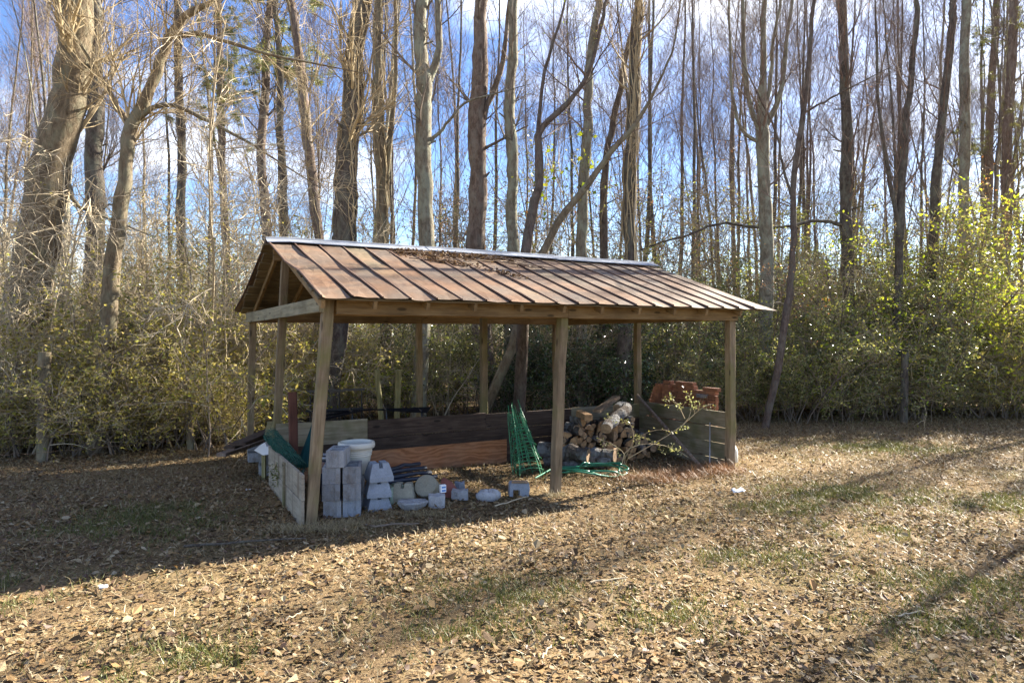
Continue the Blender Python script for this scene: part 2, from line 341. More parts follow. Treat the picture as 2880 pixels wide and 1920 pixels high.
# ------------------------------------------------------------------ the open shed
shed = thing('open_shed', 'open wooden pole shed with rusty metal gable roof and low plank walls', 'shed', SO, SANG)
ZB, ZE, ZR = 2.28, 2.46, 3.36          # beam underside, eave edge, ridge
posts = [((0, 0), (.20, 0)), ((3.147, 0), (3.28, 0)), ((6.36, 0), (6.36, 0)), ((0, 2.32), (.13, 2.32)), ((3.26, 2.32), (3.27, 2.32)), ((6.46, 2.32), (6.45, 2.32)),
         ((0, 4.65), (.05, 4.65)), ((3.05, 4.65), (3.04, 4.65)), ((6.15, 4.65), (6.14, 4.65))]
ptop = [2.47, 2.40, 2.47, 3.16, 3.16, 3.16, 2.28, 2.28, 2.28]
for i, ((a, b_), (c_, d_)) in enumerate(posts):
    f = ptop[i] / 2.46
    wd = .118 if i < 3 else .105
    board('post', (a, b_, -.15), (a + (c_ - a) * f, b_, ptop[i]), wd, wd, 'post_wood', shed, up=(1, 0, 0), along='z', sub=7, bow=.004)
bm = lambda n, p, q, h=.17, w_=.045, mt='beam_wood', **k: board(n, p, q, w_, h, mt, shed, sub=6, bow=.003, **k)
zb = ZB + .085
bm('beam', (.27, -.082, zb), (3.30, -.082, zb)); bm('beam', (3.305, -.084, zb - .004), (6.42, -.084, zb)); bm('beam', (.27, .085, zb - .01), (6.30, .085, zb - .005))
bm('beam', (-.05, 4.57, zb), (3.06, 4.57, zb)); bm('beam', (3.066, 4.572, zb), (6.25, 4.57, zb)); bm('beam', (0, 4.735, zb - .01), (6.2, 4.735, zb))
bm('tie_beam', (.115, -.06, zb + .02), (-.03, 4.72, zb - .02), .16, .05, 'grey_wood')
bm('tie_beam', (6.44, .06, zb), (6.24, 4.62, zb - .02), .16, .05)
bm('ridge_beam', (.0, 2.325, ZR - .19), (6.78, 2.325, ZR - .17), .16, .05)
slope = (ZR - ZE) / 2.65                                   # roof surface runs from v=-.33 (ZE) to v=2.32 (ZR)
zs = lambda v: ZE + slope * (min(v, 4.64 - v) + .33)       # top surface of the metal
for i, u in enumerate([.10, .64, 1.26, 1.88, 2.5, 3.12, 3.74, 4.36, 4.98, 5.6, 6.30]):
    uu = u + rng.normal(0, .015)
    for s_ in (0, 1):
        va, vb = (-.27, 2.29) if s_ == 0 else (4.64 + .27, 2.35)
        board('rafter', (uu, va, zs(va) - .10), (uu, vb, zs(vb) - .105), .042, .09, 'beam_wood', shed, sub=2)
for s_ in (0, 1):                                          # board decking under the metal, seen from below
    for k in range(9):
        va = -.29 + k * .292; vb = va + .268
        if s_: va, vb = 4.64 - va, 4.64 - vb
        vm = (va + vb) / 2; u0, u1 = (.05 if s_ == 0 else -.10), 6.72
        board('roof_plank', (u0 + rng.normal(0, .02), vm, zs(vm) - .040), (u1 + rng.normal(0, .02), vm, zs(vm) - .040), .268, .02, 'deck_plank', shed, up=(0, (-slope if s_ == 0 else slope), 1), sub=5, bow=.002)
# standing seam panels
NP = 21; U1 = 6.84
def leftedge(v): return .06 + (v + .33) / 5.3 * (-.26)
for s_ in (0, 1):
    for k in range(NP):
        g = Geo(); nv = 9
        amp = .010 if k < 5 else .005
        vv = np.linspace(-.335, 2.30, nv); ph = rng.uniform(0, 6, 3)
        prof = [(-.008, .002, 1), (-.007, .021, 1), (.007, .021, 1), (.009, .002, 1), (.05, .0, 0), (.16, .0, 0), (.27, .0, 0), (.303, .001, 0)]
        V = np.zeros((nv, len(prof), 3))
        for a, v_ in enumerate(vv):
            for j, (pu, pz, _r) in enumerate(prof):
                vs_ = v_ if s_ == 0 else 4.64 - v_
                le = leftedge(vs_); u = le + (U1 - le) * k / NP + pu * (U1 - le) / NP / .322
                u += (.012 * math.sin(v_ * 2.3 + ph[0] * 0 + k * .9)) if True else 0
                z = zs(v_) + pz
                inside = 1 if 4 <= j <= 6 else .35
                z += inside * amp * (math.sin(v_ * 3.1 + ph[1]) + .6 * math.sin(v_ * 5.3 + ph[2] + pu * 9)) + rng.normal(0, .0012)
                if a == 0: z -= .008 * math.sin((pu / .322) * math.pi) - rng.normal(0, .002)
                if k == 0 and s_ == 0 and a in (4, 5, 6): z -= .045 * (1 - pu / .322) * (1 if a == 5 else .5); 
                if k >= NP - 1 and a < 2 and s_ == 0: z -= .012 * (2 - a) * (pu / .3); u += .10 * (2 - a) * (pu / .3)
                V[a, j] = (u, vs_, z)
        V = np.concatenate([V, ], 0); npf = len(prof); ii = np.arange(nv * npf).reshape(nv, npf)
        Q = np.stack([ii[:-1, :-1], ii[:-1, 1:], ii[1:, 1:], ii[1:, :-1]], -1)
        if s_: Q = Q[..., ::-1]
        g.add(V, Q[:, 3:].reshape(-1, 4)); g.add(V, Q[:, :3].reshape(-1, 4), mi=1)
        o = g.obj('roof_panel', ['rusted_metal', 'rust_seam'], shed)
        md = o.modifiers.new('thickness', 'SOLIDIFY'); md.thickness = .0025; md.offset = -1
# ridge cap in three lengths
for (a, b_) in ((-.10, 2.3), (2.26, 4.6), (4.56, 6.83)):
    g = Geo(); dz = .008 if a == 2.26 else 0
    pf = [(-.17, -.17 * slope + .036), (-.168, -.168 * slope + .045), (-.05, .033), (-.028, .042), (-.02, .062), (0, .07), (.02, .062), (.028, .042), (.05, .033), (.168, -.168 * slope + .045), (.17, -.17 * slope + .036)]
    us = np.linspace(a, b_, 9); V = np.array([[(u, 2.32 + y, ZR + z + dz + rng.normal(0, .0015) - .02 * (u < -.05)) for (y, z) in pf] for u in us]); ii = np.arange(9 * 11).reshape(9, 11)
    g.add(V, np.stack([ii[:-1, :-1], ii[1:, :-1], ii[1:, 1:], ii[:-1, 1:]], -1).reshape(-1, 4)); o = g.obj('ridge_cap', 'galvanised', shed)
    md = o.modifiers.new('thickness', 'SOLIDIFY'); md.thickness = .002
# low walls: left (siding), back (dark planks over plywood), right (pale planks)
def wallboard(p, q, z0, z1, th, mt, **k): board('wall_plank', (p[0], p[1], (z0 + z1) / 2), (q[0], q[1], (z0 + z1) / 2), th, z1 - z0, mt, shed, sub=5, bow=.002, **k)
wallboard((-.075, -.05), (-.075, 2.14), .272, .55, .03, 'stained_siding'); wallboard((-.079, -.05), (-.077, 2.12), -.06, .264, .03, 'stained_siding')
board('wall_batten', (-.105, .92, -.03), (-.105, .92, .53), .03, .07, 'pale_plank', shed, up=(0, 1, 0), along='z')
wallboard((.02, 2.235), (3.25, 2.235), .545, .80, .035, 'dark_plank'); wallboard((3.255, 2.233), (6.42, 2.235), .545, .785, .035, 'dark_plank')
wallboard((.02, 2.238), (3.95, 2.236), .345, .535, .035, 'dark_plank'); wallboard((3.956, 2.236), (6.42, 2.235), .345, .528, .035, 'dark_plank')
wallboard((.25, 2.19), (3.62, 2.195), -.02, .355, .018, 'plywood'); wallboard((3.63, 2.235), (6.42, 2.235), -.02, .338, .035, 'dark_plank')
wallboard((.02, 2.205), (1.3, 2.205), .50, .83, .02, 'pale_plank')
wallboard((4.9, 2.205), (6.41, 2.205), .56, .80, .02, 'pale_plank')
for (z0, z1) in ((.61, .85), (.36, .60), (.11, .35), (-.12, .10)): wallboard((6.40, .04), (6.40, 2.19), z0, z1, .035, 'pale_plank')
# scrap of board hanging from the beam on a wire
p = SW(1.1, 3.9); scrap = thing('board_scrap', 'small scrap of board dangling on a wire under the roof beam', 'wood scrap', p)
board('board', (-.05, 0, 2.13), (.09, .02, 2.22), .02, .12, 'beam_wood', scrap); g = Geo()
tubes(g, [(0.02, 0, 2.3), (0.03, 0, 2.1), (.06, 0, 1.95), (.03, 0, 1.85), (.05, 0, 1.7)], [.006] * 5, 5); g.obj('wire', 'black_metal', scrap)

# ------------------------------------------------------------------ masonry and pots by the corner post
def block_mesh():
    g = Geo(); x, y, z = .098, .195, .0935                 # end-on block: short side faces the yard
    out = [(-x, -y), (-.045, -y), (-.045, -y + .012), (.045, -y + .012), (.045, -y), (x, -y), (x, y), (.045, y), (.045, y - .012), (-.045, y - .012), (-.045, y), (-x, y)]
    n = len(out); V = [(a, b_, -z) for a, b_ in out] + [(a, b_, z) for a, b_ in out]
    g.add(V, [[i, (i + 1) % n, n + (i + 1) % n, n + i] for i in range(n)])
    for zz, fl in ((z, 0), (-z, 1)):                        # web around the two hollow cores
        ys_ = [-y + .012, -y + .04, -.016, .016, y - .04, y - .012]; xsx = [-x, -.066, .066, x]; ri = []
        for a in range(5):
            for c_ in range(3):
                if c_ == 1 and a in (1, 3): continue
                q = [(xsx[c_], ys_[a], zz), (xsx[c_ + 1], ys_[a], zz), (xsx[c_ + 1], ys_[a + 1], zz), (xsx[c_], ys_[a + 1], zz)]
                g.add(q if not fl else q[::-1], [[0, 1, 2, 3]])
        for (yy0, yy1) in ((-y, -y + .012), (y - .012, y)):
            for (xa, xb) in ((-x, -.045), (.045, x)):
                q = [(xa, yy0, zz), (xb, yy0, zz), (xb, yy1, zz), (xa, yy1, zz)]; g.add(q if not fl else q[::-1], [[0, 1, 2, 3]])
    for (a, b_) in ((-y + .04, -.016), (.016, y - .04)):    # core walls
        c4 = [(-.066, a), (.066, a), (.066, b_), (-.066, b_)]; V = [(q[0], q[1], -z) for q in c4] + [(q[0], q[1], z) for q in c4]
        g.add(V, [[(i + 1) % 4, i, 4 + i, 4 + (i + 1) % 4] for i in range(4)])
    return g.mesh('concrete_block', 'concrete')
BM = block_mesh(); BM2 = BM.copy(); BM2.materials[0] = MATS['concrete_blue']
def place(me, name, label, cat, loc, rz=0, group=None, rx=0, ry=0, sc=1):
    o = link(name, me, None, loc); o.rotation_euler = (rx, ry, rz); o.scale = (sc,) * 3 if isinstance(sc, (int, float)) else sc; return tag(o, label, cat, group)
BYAW = .20; BX = Vector((math.cos(BYAW), math.sin(BYAW), 0)); BY = Vector((-math.sin(BYAW), math.cos(BYAW), 0)); B00 = G(934, 1457) + BY * .195
for c_ in (0, 1):
    for r_ in range(4 if c_ == 0 else 3):
        p = B00 + BX * (.218 * c_ + rng.normal(0, .006) + (.07 if r_ == 3 else 0)) + BY * rng.normal(0, .014) + Vector((0, 0, .094 + .190 * r_))
        lab = ('grey hollow concrete block lying alone on top of the stack beside the white planter' if r_ == 3 else
               f"{['bottom', 'second', 'third'][r_]} grey concrete block up in the stack column {'against the corner post' if c_ == 0 else 'next to the blue-grey pier blocks'}")
        place(BM2 if (r_ == 0 and c_ == 1) else BM, 'concrete_block', lab, 'block', p, BYAW + rng.normal(0, .035) + (-.10 if r_ == 3 else 0), 'hollow concrete blocks stacked by the corner post')
for r_ in range(2):
    place(BM, 'concrete_block', f"{['bottom', 'upper'][r_]} concrete block of the rear column holding up the white planter", 'block', B00 + BX * .24 + BY * .43 + Vector((0, 0, .094 + .188 * r_)), BYAW + rng.normal(0, .03), 'hollow concrete blocks stacked by the corner post')
def pier_mesh(mt, w0=.142, w1=.095, h=.21, slot=.022):
    g = Geo(); g0 = lambda s, z: [(-s, -s, z), (s, -s, z), (s, s, z), (-s, s, z)]
    zc = h - .055; lip = .05
    g.add(g0(w0, 0) + g0(w0, lip) + g0(w1 + .018, zc), [[0, 3, 2, 1]] + [[4 * k + i, 4 * k + (i + 1) % 4, 4 * k + 4 + (i + 1) % 4, 4 * k + 4 + i] for k in (0, 1) for i in range(4)] + [[8, 9, 10, 11]])
    for sx in (-1, 1):                                      # four horns left by the cross slot
        for sy in (-1, 1):
            a0, a1 = slot, w1 + .018; b1 = w1
            lo = [(sx * a0, sy * a0), (sx * a1, sy * a0), (sx * a1, sy * a1), (sx * a0, sy * a1)]; hi = [(sx * a0, sy * a0), (sx * b1, sy * a0), (sx * b1, sy * b1), (sx * a0, sy * b1)]
            V = [(x, y, zc - .004) for x, y in lo] + [(x, y, h) for x, y in hi]; q = [[i, (i + 1) % 4, 4 + (i + 1) % 4, 4 + i] for i in range(4)] + [[4, 5, 6, 7]]
            if sx * sy < 0: q = [f[::-1] for f in q]
            g.add(V, q)
    return g.mesh('pier_block', mt)
PB = pier_mesh('concrete_blue')
for r_ in range(3):
    place(PB, 'pier_block', ['bottom blue-grey slotted pier block of the stack of three', 'middle blue-grey slotted pier block of the stack of three', 'top blue-grey slotted pier block of the stack of three'][r_], 'pier block',
          G(1053, 1437) + Vector((.012 * r_, .14, .184 * r_ - .03)), SANG - .12 + (.1, -.05, .06)[r_], 'slotted concrete pier blocks')
p = G(1133, 1414); place(pier_mesh('concrete_tan'), 'pier_block', 'pale grey slotted pier block tilted back beside the round paver', 'pier block', p + Vector((0, .05, .02)), SANG - .5, 'slotted concrete pier blocks', rx=-.10, sc=1.02)
p = G(1103, 1418); place(pier_mesh('concrete_moss'), 'pier_block', 'mossy green pier block half hidden behind the pale pier block', 'pier block', p + Vector((0, .14, 0)), SANG + .2, 'slotted concrete pier blocks', sc=.98)
# planter: wall, rim, bands, dark soil
pl = thing('planter', 'large cream plastic planter with rolled rim standing on the concrete blocks', 'planter', B00 + BX * .25 + BY * .40 + Vector((0, 0, .376)), 0); pl.scale = (1, 1, 1.32)
g = Geo(); g.smooth = True; lathe(g, [(.0, .004), (.135, .004), (.14, .012), (.19, .235), (.195, .24), (.183, .24), (.134, .03), (0, .03)], 40); pw = g.obj('wall', 'white_plastic', pl)
g = Geo(); g.smooth = True; lathe(g, [(.193, .232), (.214, .238), (.222, .252), (.222, .275), (.214, .29), (.196, .292), (.186, .27), (.187, .24)], 40); g.obj('rim', 'white_plastic', pw)
for zz, rr in ((.19, .183), (.205, .1865), (.172, .179)):
    g = Geo(); g.smooth = True; lathe(g, [(rr - .004, zz - .004), (rr + .0025, zz - .002), (rr + .0025, zz + .002), (rr - .004, zz + .004)], 40); g.obj('band', 'white_plastic', pw)
g = Geo(); lathe(g, [(0, .20), (.178, .20)], 24); g.obj('soil', 'navy_plastic', pl)
# round paver leaning, oval slab, kerb stones, rock, notched chunk
g = Geo(); lathe(g, [(0, 0), (.135, 0), (.143, .01), (.145, .06), (.143, .125), (.135, .135), (0, .135)], 32); ME = g.mesh('round_paver', 'concrete_tan')
p = G(1203, 1408); place(ME, 'round_paver', 'round tan concrete paver standing on edge among the blocks', 'paver', p + Vector((.0, .10, .125)), -.25, rx=1.02)
g = Geo(); n = 22; a = np.arange(n) / n * 2 * math.pi; rr = 1 + .07 * np.sin(3 * a + 1) + .05 * rng.normal(0, 1, n)
for lay in [(.13, 0), (.165, .05), (.178, .078), (.172, .095), (0, .092)]:
    pass
V = np.concatenate([np.stack([np.cos(a) * s_ * rr, np.sin(a) * s_ * .72 * rr, np.full(n, z_) + rng.normal(0, .004, n)], -1) for s_, z_ in ((.12, 0), (.158, .05), (.176, .08), (.168, .10), (.05, .094), (.01, .094))])
ii = np.arange(n * 6).reshape(6, n); g.add(V, np.stack([ii[:-1], np.roll(ii[:-1], -1, 1), np.roll(ii[1:], -1, 1), ii[1:]], -1).reshape(-1, 4))
place(g.mesh('stone_slab', 'concrete'), 'stone_slab', 'rough oval concrete slab with tapering sides in front of the pale pier block', 'slab', G(1155, 1437) + Vector((0, .1, 0)), .1)
def kerb_mesh(w_, d_, h_, mt, curve=.03, rough=.004):
    g = Geo(); n = 9; xs_ = np.linspace(-w_ / 2, w_ / 2, n); fr = -curve * (1 - (2 * xs_ / w_) ** 2)
    top = lambda z: np.concatenate([np.stack([xs_, fr, np.full(n, z)], -1), np.stack([xs_[::-1], fr[::-1] + d_, np.full(n, z)], -1)])
    V = np.concatenate([top(0), top(h_ * .9), top(h_) * np.array([.96, .94, 1]) + np.array([0, .004, 0])]); V += rng.normal(0, rough, V.shape); m_ = 2 * n
    q = [[k * m_ + i, k * m_ + (i + 1) % m_, (k + 1) * m_ + (i + 1) % m_, (k + 1) * m_ + i] for k in (0, 1) for i in range(m_)]
    q += [[2 * m_ + i, 2 * m_ + i + 1, 2 * m_ + m_ - 2 - i, 2 * m_ + m_ - 1 - i] for i in range(n - 1)]
    return g.add(V, q).mesh('kerb_stone', mt)
place(kerb_mesh(.20, .15, .145, 'concrete'), 'kerb_stone', 'curved grey edging stone with a small printed carton lying on it', 'edging stone', G(1227, 1431) + Vector((0, .05, 0)), .12, 'curved edging stones')
place(kerb_mesh(.205, .15, .115, 'concrete'), 'kerb_stone', 'low curved grey edging stone in front of the reddish shard', 'edging stone', G(1292, 1408) + Vector((0, .05, 0)), .05, 'curved edging stones')
place(kerb_mesh(.13, .09, .10, 'concrete_blue'), 'kerb_stone', 'small pale concrete offcut behind the reddish shard', 'edging stone', G(1292, 1384) + Vector((0, .05, .02)), .1, 'curved edging stones')
g = Geo(); g.smooth = True; n = 18; V = []
for k, (s_, z_) in enumerate(((.85, 0), (1, .04), (.97, .08), (.78, .115), (.4, .128), (.01, .125))):
    for j in range(n):
        th = j / n * 2 * math.pi; V.append((math.cos(th) * .145 * s_ * (1 + .12 * math.sin(2 * th + k)), math.sin(th) * .10 * s_, z_ * (1 + .10 * math.sin(3 * th + 2)) + rng.normal(0, .004) - .02 * math.exp(-((math.cos(th) + .1) ** 2) * 9) * (k > 2)))
ii = np.arange(n * 6).reshape(6, n); g.add(V, np.stack([ii[:-1], np.roll(ii[:-1], -1, 1), np.roll(ii[1:], -1, 1), ii[1:]], -1).reshape(-1, 4))
place(g.mesh('broken_stone', 'concrete'), 'broken_stone', 'lumpy broken concrete stone with a hollow top, alone on the leaves', 'stone', G(1373, 1408) + Vector((0, .07, -.005)), .1)
nb = thing('notched_block', 'broken concrete block with a square notch and a chip of wood on it', 'block', G(1462, 1399) + Vector((0, .06, 0)), .12)
g = Geo(); pf = [(-.13, 0), (-.085, 0), (-.085, .085), (.0, .085), (.0, 0), (.115, 0), (.128, .10), (.12, .165), (-.11, .17), (-.13, .15)]; n = len(pf)
V = np.array([(x, 0, z) for x, z in pf] + [(x * .98, .16, z) for x, z in pf]) + rng.normal(0, .002, (2 * n, 3))
g.add(V, [[i, n + i, n + (i + 1) % n, (i + 1) % n] for i in range(n)]); cap = [[0, 1, 2, 9], [2, 3, 8, 9], [3, 4, 5, 6], [3, 6, 7, 8]]
g.add(V[:n], cap); g.add(V[n:], [c_[::-1] for c_ in cap]); g.obj('body', 'concrete_blue', nb)
board('wood_chip', (-.10, .03, .182), (.105, .02, .18), .07, .016, 'straw_end', nb)
sh = Geo(); pf = [(-.13, 0), (.10, 0), (.145, .06), (.03, .20), (-.07, .255), (-.10, .23), (-.115, .1)]; n = len(pf)
V = np.array([(x, 0, z) for x, z in pf] + [(x, .03, z) for x, z in pf]); sh.add(V, [[i, n + i, n + (i + 1) % n, (i + 1) % n] for i in range(n)])
tri = [[0, 1, 2], [0, 2, 6], [6, 2, 3], [6, 3, 5], [5, 3, 4]]; sh.add(V[:n], t=tri); sh.add(V[n:], t=[x[::-1] for x in tri])
place(sh.mesh('terracotta_shard', 'terracotta'), 'terracotta_shard', 'dark reddish triangular shard leaning beside the round paver', 'shard', G(1262, 1402) + Vector((0, .06, 0)), .1, rx=-.35)
ct = thing('carton', 'small white and blue printed carton on the edging stone', 'carton', G(1243, 1422) + Vector((0, .1, .143)), .5)
g = Geo(); box(g, (0, 0, .045), (.07, .045, .09)); o = g.obj('box', 'white_paper', ct)
for zz in (.022, .062): g = Geo(); box(g, (.003, -.0235, zz), (.05, .002, .022)); g.obj('print', 'blue_print', o)
# dark plastic edging lengths lying against the plywood
for k in range(4):
    g = Geo(); a = SW(1.05 + .08 * k, 1.05 + .07 * k, .10 + .05 * k); b_ = SW(2.05 - .05 * k, 1.35 + .1 * k, .06 + .045 * k); mid = (a + b_) / 2 + Vector((0, 0, .02))
    P = np.array([a, a.lerp(mid, .5), mid, mid.lerp(b_, .5), b_]) + rng.normal(0, .01, (5, 3)); P[:, 2] = np.maximum(P[:, 2], .04)
    tubes(g, P, [.03] * 5, 8, cap=True); tag(g.obj('drain_pipe', 'navy_plastic'), 'dark navy plastic pipe lying before the plywood behind the pier blocks', 'pipe', 'dark pipes lying before the plywood')

# ------------------------------------------------------------------ tomato cages
c0 = G(1489, 1334); c1 = at(1447, 1150, 10.35); ax = (c1 - c0); ax.normalize()
qd = ax.to_track_quat('Z', 'Y')
for k in range(5):
    cg = thing('tomato_cage', ['lowest and outermost green wire tomato cage of the leaning nest','second green wire tomato cage from the bottom of the leaning nest', 'middle green wire tomato cage of the leaning nest', 'second highest green wire tomato cage of the leaning nest', 'innermost green wire tomato cage with the highest prongs'][k], 'tomato cage', c0 + ax * (.062 * k), 0, 'nested green tomato cages')
    cg.rotation_mode = 'QUATERNION'; cg.rotation_quaternion = qd @ Quaternion((0, 0, 1), k * .55)
    sh_ = np.array([rng.normal(0, .012), rng.normal(0, .012)])
    for (z_, r_) in ((.02, .20), (.25, .17), (.46, .14), (.64, .115)):
        g = Geo(); a = np.linspace(0, 2 * math.pi, 25); tubes(g, np.stack([np.cos(a) * r_ + sh_[0], np.sin(a) * r_ + sh_[1], np.full(25, z_) + .012 * np.sin(a * 2 + k)], -1), np.full(25, .005), 5); g.obj('ring', 'green_wire', cg)
    for j in range(4):
        th = j * math.pi / 2 + .3; g = Geo(); zz = np.linspace(-.03 - .06 * rng.random(), .88 + .08 * rng.random(), 8)
        rr = np.interp(zz, [0, .64, 1.0], [.205, .118, .075]); tubes(g, np.stack([np.cos(th) * rr + sh_[0] + rng.normal(0, .004, 8), np.sin(th) * rr + sh_[1] + rng.normal(0, .004, 8), zz], -1), np.full(8, .006), 5); g.obj('leg', 'green_wire', cg)

# ------------------------------------------------------------------ garden hose
def smooth_path(pts, n):
    pts = np.array(pts, float); tt = np.arange(len(pts)); T = np.linspace(0, len(pts) - 1, n); out = []
    for x in T:
        i = min(int(x), len(pts) - 2); f = x - i; p0, p1, p2, p3 = pts[max(i - 1, 0)], pts[i], pts[i + 1], pts[min(i + 2, len(pts) - 1)]
        out.append(.5 * ((2 * p1) + (-p0 + p2) * f + (2 * p0 - 5 * p1 + 4 * p2 - p3) * f * f + (-p0 + 3 * p1 - 3 * p2 + p3) * f ** 3))
    return np.array(out)
cen = G(1648, 1338); pts = []
for k in range(31):
    th = k * .72; r1 = .50 + .12 * math.sin(k * 1.3); r2 = .30 + .10 * math.cos(k * .9)
    pts.append((cen.x + math.cos(th) * r1 + .06 * rng.normal() + .05 * (k % 5), cen.y + math.sin(th) * r2 + .05 * rng.normal(), .03 + .035 * (k % 4) + .03 * rng.random()))
pts += [tuple(G(1720, 1316) + Vector((0, 0, .06))), tuple(G(1650, 1308) + Vector((0, .2, .16))), tuple(G(1612, 1304) + Vector((0, .1, .12))), tuple(G(1560, 1322) + Vector((0, 0, .05))), tuple(G(1505, 1350) + Vector((0, 0, .03)))]
g = Geo(); g.smooth = True; P = smooth_path(pts, 260); tubes(g, P, np.full(260, .0125), 8)
tag(g.obj('garden_hose', 'hose_green'), 'loose coils of green garden hose lying on sunlit leaves before the firewood', 'hose')

# ------------------------------------------------------------------ firewood
def log_mesh(kind, r, ln, seed):
    r_ = np.random.default_rng(seed); g = Geo()
    if kind == 'round': a = np.arange(12) / 12 * 2 * math.pi; prof = np.stack([np.cos(a), np.sin(a)], -1) * r * (1 + r_.normal(0, .05, (12, 1)))
    elif kind == 'half': a = np.linspace(0, math.pi, 8); prof = np.concatenate([np.stack([np.cos(a), np.sin(a) - .35], -1) * r * 1.15])
    else: a = np.linspace(-.2, 1.35, 6); prof = np.concatenate([np.stack([np.cos(a) - .5, np.sin(a) - .45], -1) * r * 1.75, [[-.5 * r * 1.75, -.45 * r * 1.75]]])
    n = len(prof); ys_ = np.linspace(-ln / 2, ln / 2, 5); off = np.cumsum(r_.normal(0, .006, (5, 2)), 0)
    V = np.concatenate([np.stack([prof[:, 0] + off[k, 0], np.full(n, y), prof[:, 1] + off[k, 1]], -1) + r_.normal(0, .003, (n, 3)) for k, y in enumerate(ys_)])
    nb_ = n if kind == 'round' else n - 1
    for k in range(4):
        for i in range(n):
            q = [k * n + i, (k + 1) * n + i, (k + 1) * n + (i + 1) % n, k * n + (i + 1) % n]
            flat = (kind == 'half' and i == n - 1) or (kind == 'wedge' and i >= n - 2)
            g.add(V[q], [[0, 1, 2, 3]], mi=1 if flat else 0)
    for k, fl in ((0, 0), (4, 1)):
        rim = V[k * n:(k + 1) * n]; c_ = rim.mean(0) + np.array([0, (-.004 if k == 0 else .004), 0]); tri = [[i, (i + 1) % n, n] for i in range(n)]
        g.add(np.vstack([rim, c_]), t=[x if not fl else x[::-1] for x in tri], mi=1)
    return g.mesh('firewood_log', ['bark_log', 'straw_end'])
plain('split_face', (.27, .165, .085), .85, 0, .2, .35, 16, .3)
LM = [log_mesh('round', .075, .46, 1), log_mesh('wedge', .085, .44, 2), log_mesh('half', .085, .46, 3), log_mesh('wedge', .095, .42, 4), log_mesh('round', .06, .48, 5), log_mesh('wedge', .075, .45, 6), log_mesh('half', .095, .44, 7)]
for k in (1, 3, 5): LM[k].materials[1] = MATS['split_face']
rows = [(.06, 4.10, 5.98), (.175, 4.16, 5.94), (.285, 4.22, 5.90), (.39, 4.28, 5.84), (.49, 4.34, 5.76), (.585, 4.44, 5.68), (.67, 4.58, 5.5)]
k = 0
for ri, (z_, ua, ub) in enumerate(rows):
    u = ua + (ri % 2) * .08
    while u < ub:
        big_here = ri < 2 and u < 4.5
        me = LM[int(rng.integers(0, 7))]
        if not big_here and not (ri >= 6 and 4.85 < u < 5.3):
            o = link('firewood_log', me); sc_ = rng.uniform(.62, .92); o.scale = (sc_, rng.uniform(.8, 1.05), sc_); o.location = SW(u, 1.42 + rng.normal(0, .05) + .04 * ri, z_ + rng.normal(0, .012)); o.rotation_mode = 'XYZ'
            o.rotation_euler = (rng.normal(0, .06), rng.uniform(0, 6.28), SANG - .28 + rng.normal(0, .22)); tag(o, 'firewood log with its cut end showing in the heap by the back wall', 'log', 'firewood logs in the heap'); k += 1
        u += rng.uniform(.105, .15)
def biglog(p0, p1, r, label, mt=('bark_log', 'straw_end'), wob=.02):
    p0, p1 = Vector(p0), Vector(p1); g = Geo(); n = 7; P = np.array([p0.lerp(p1, i / (n - 1)) for i in range(n)]); c = (p0 + p1) / 2
    P[1:-1] += rng.normal(0, wob, (n - 2, 3)); tubes(g, P - np.array(c), r * (1 + rng.normal(0, .05, n)), 12, cap=1)
    return tag(g.obj('firewood_log', list(mt), None, c), label, 'log', 'firewood logs in the heap')
biglog(SW(4.0, 1.75, .22), SW(4.42, 1.02, .20), .125, 'thick lichen speckled log at the lower corner of the heap by the middle post')
biglog(SW(3.95, 1.55, .06), SW(4.75, .92, .06), .10, 'thick pale speckled log lying on the ground behind the hose')
biglog(SW(4.5, 1.25, .2), SW(4.85, .92, .17), .10, 'short speckled log poking out low in the heap')
biglog(SW(4.72, .98, .60), SW(5.42, 1.35, .86), .088, 'long crooked bark covered log lying across the top of the heap', wob=.025)
biglog(SW(5.30, 1.45, .84), SW(5.72, 1.62, .83), .075, 'dark round log at the peak of the heap')
pb = board('firewood_log', SW(4.95, 1.55, .80), SW(5.60, 1.85, .98), .14, .05, 'straw_end'); tag(pb, 'long pale split slab of firewood resting high against the back wall', 'log', 'firewood logs in the heap')
pb = board('firewood_log', SW(4.55, 1.2, .76), SW(4.66, 1.6, .78), .13, .10, 'split_face'); tag(pb, 'squared orange-brown split chunk on top of the heap', 'log', 'firewood logs in the heap')
# poles
def pole(name, a, b_, r, mt, label, cat):
    a, b_ = Vector(a), Vector(b_); c = a; g = Geo(); n = 8; P = np.array([(a.lerp(b_, i / (n - 1)) - c) for i in range(n)]); P[1:-1] += rng.normal(0, r * .05, (n - 2, 3)); g.smooth = True; tubes(g, P, r * (1 + rng.normal(0, .03, n)), 10, cap=True)
    return tag(g.obj(name, mt, None, c), label, cat)
pole('wooden_pole', G(1979, 1322), SW(6.28, 2.12, .96), .031, 'pole_wood', 'long round wooden pole leaning into the back corner of the shed', 'pole')
pole('metal_rod', G(1996, 1320), SW(6.36, .42, .66), .010, 'grey_metal', 'thin grey metal rod leaning on the inner side wall', 'rod')

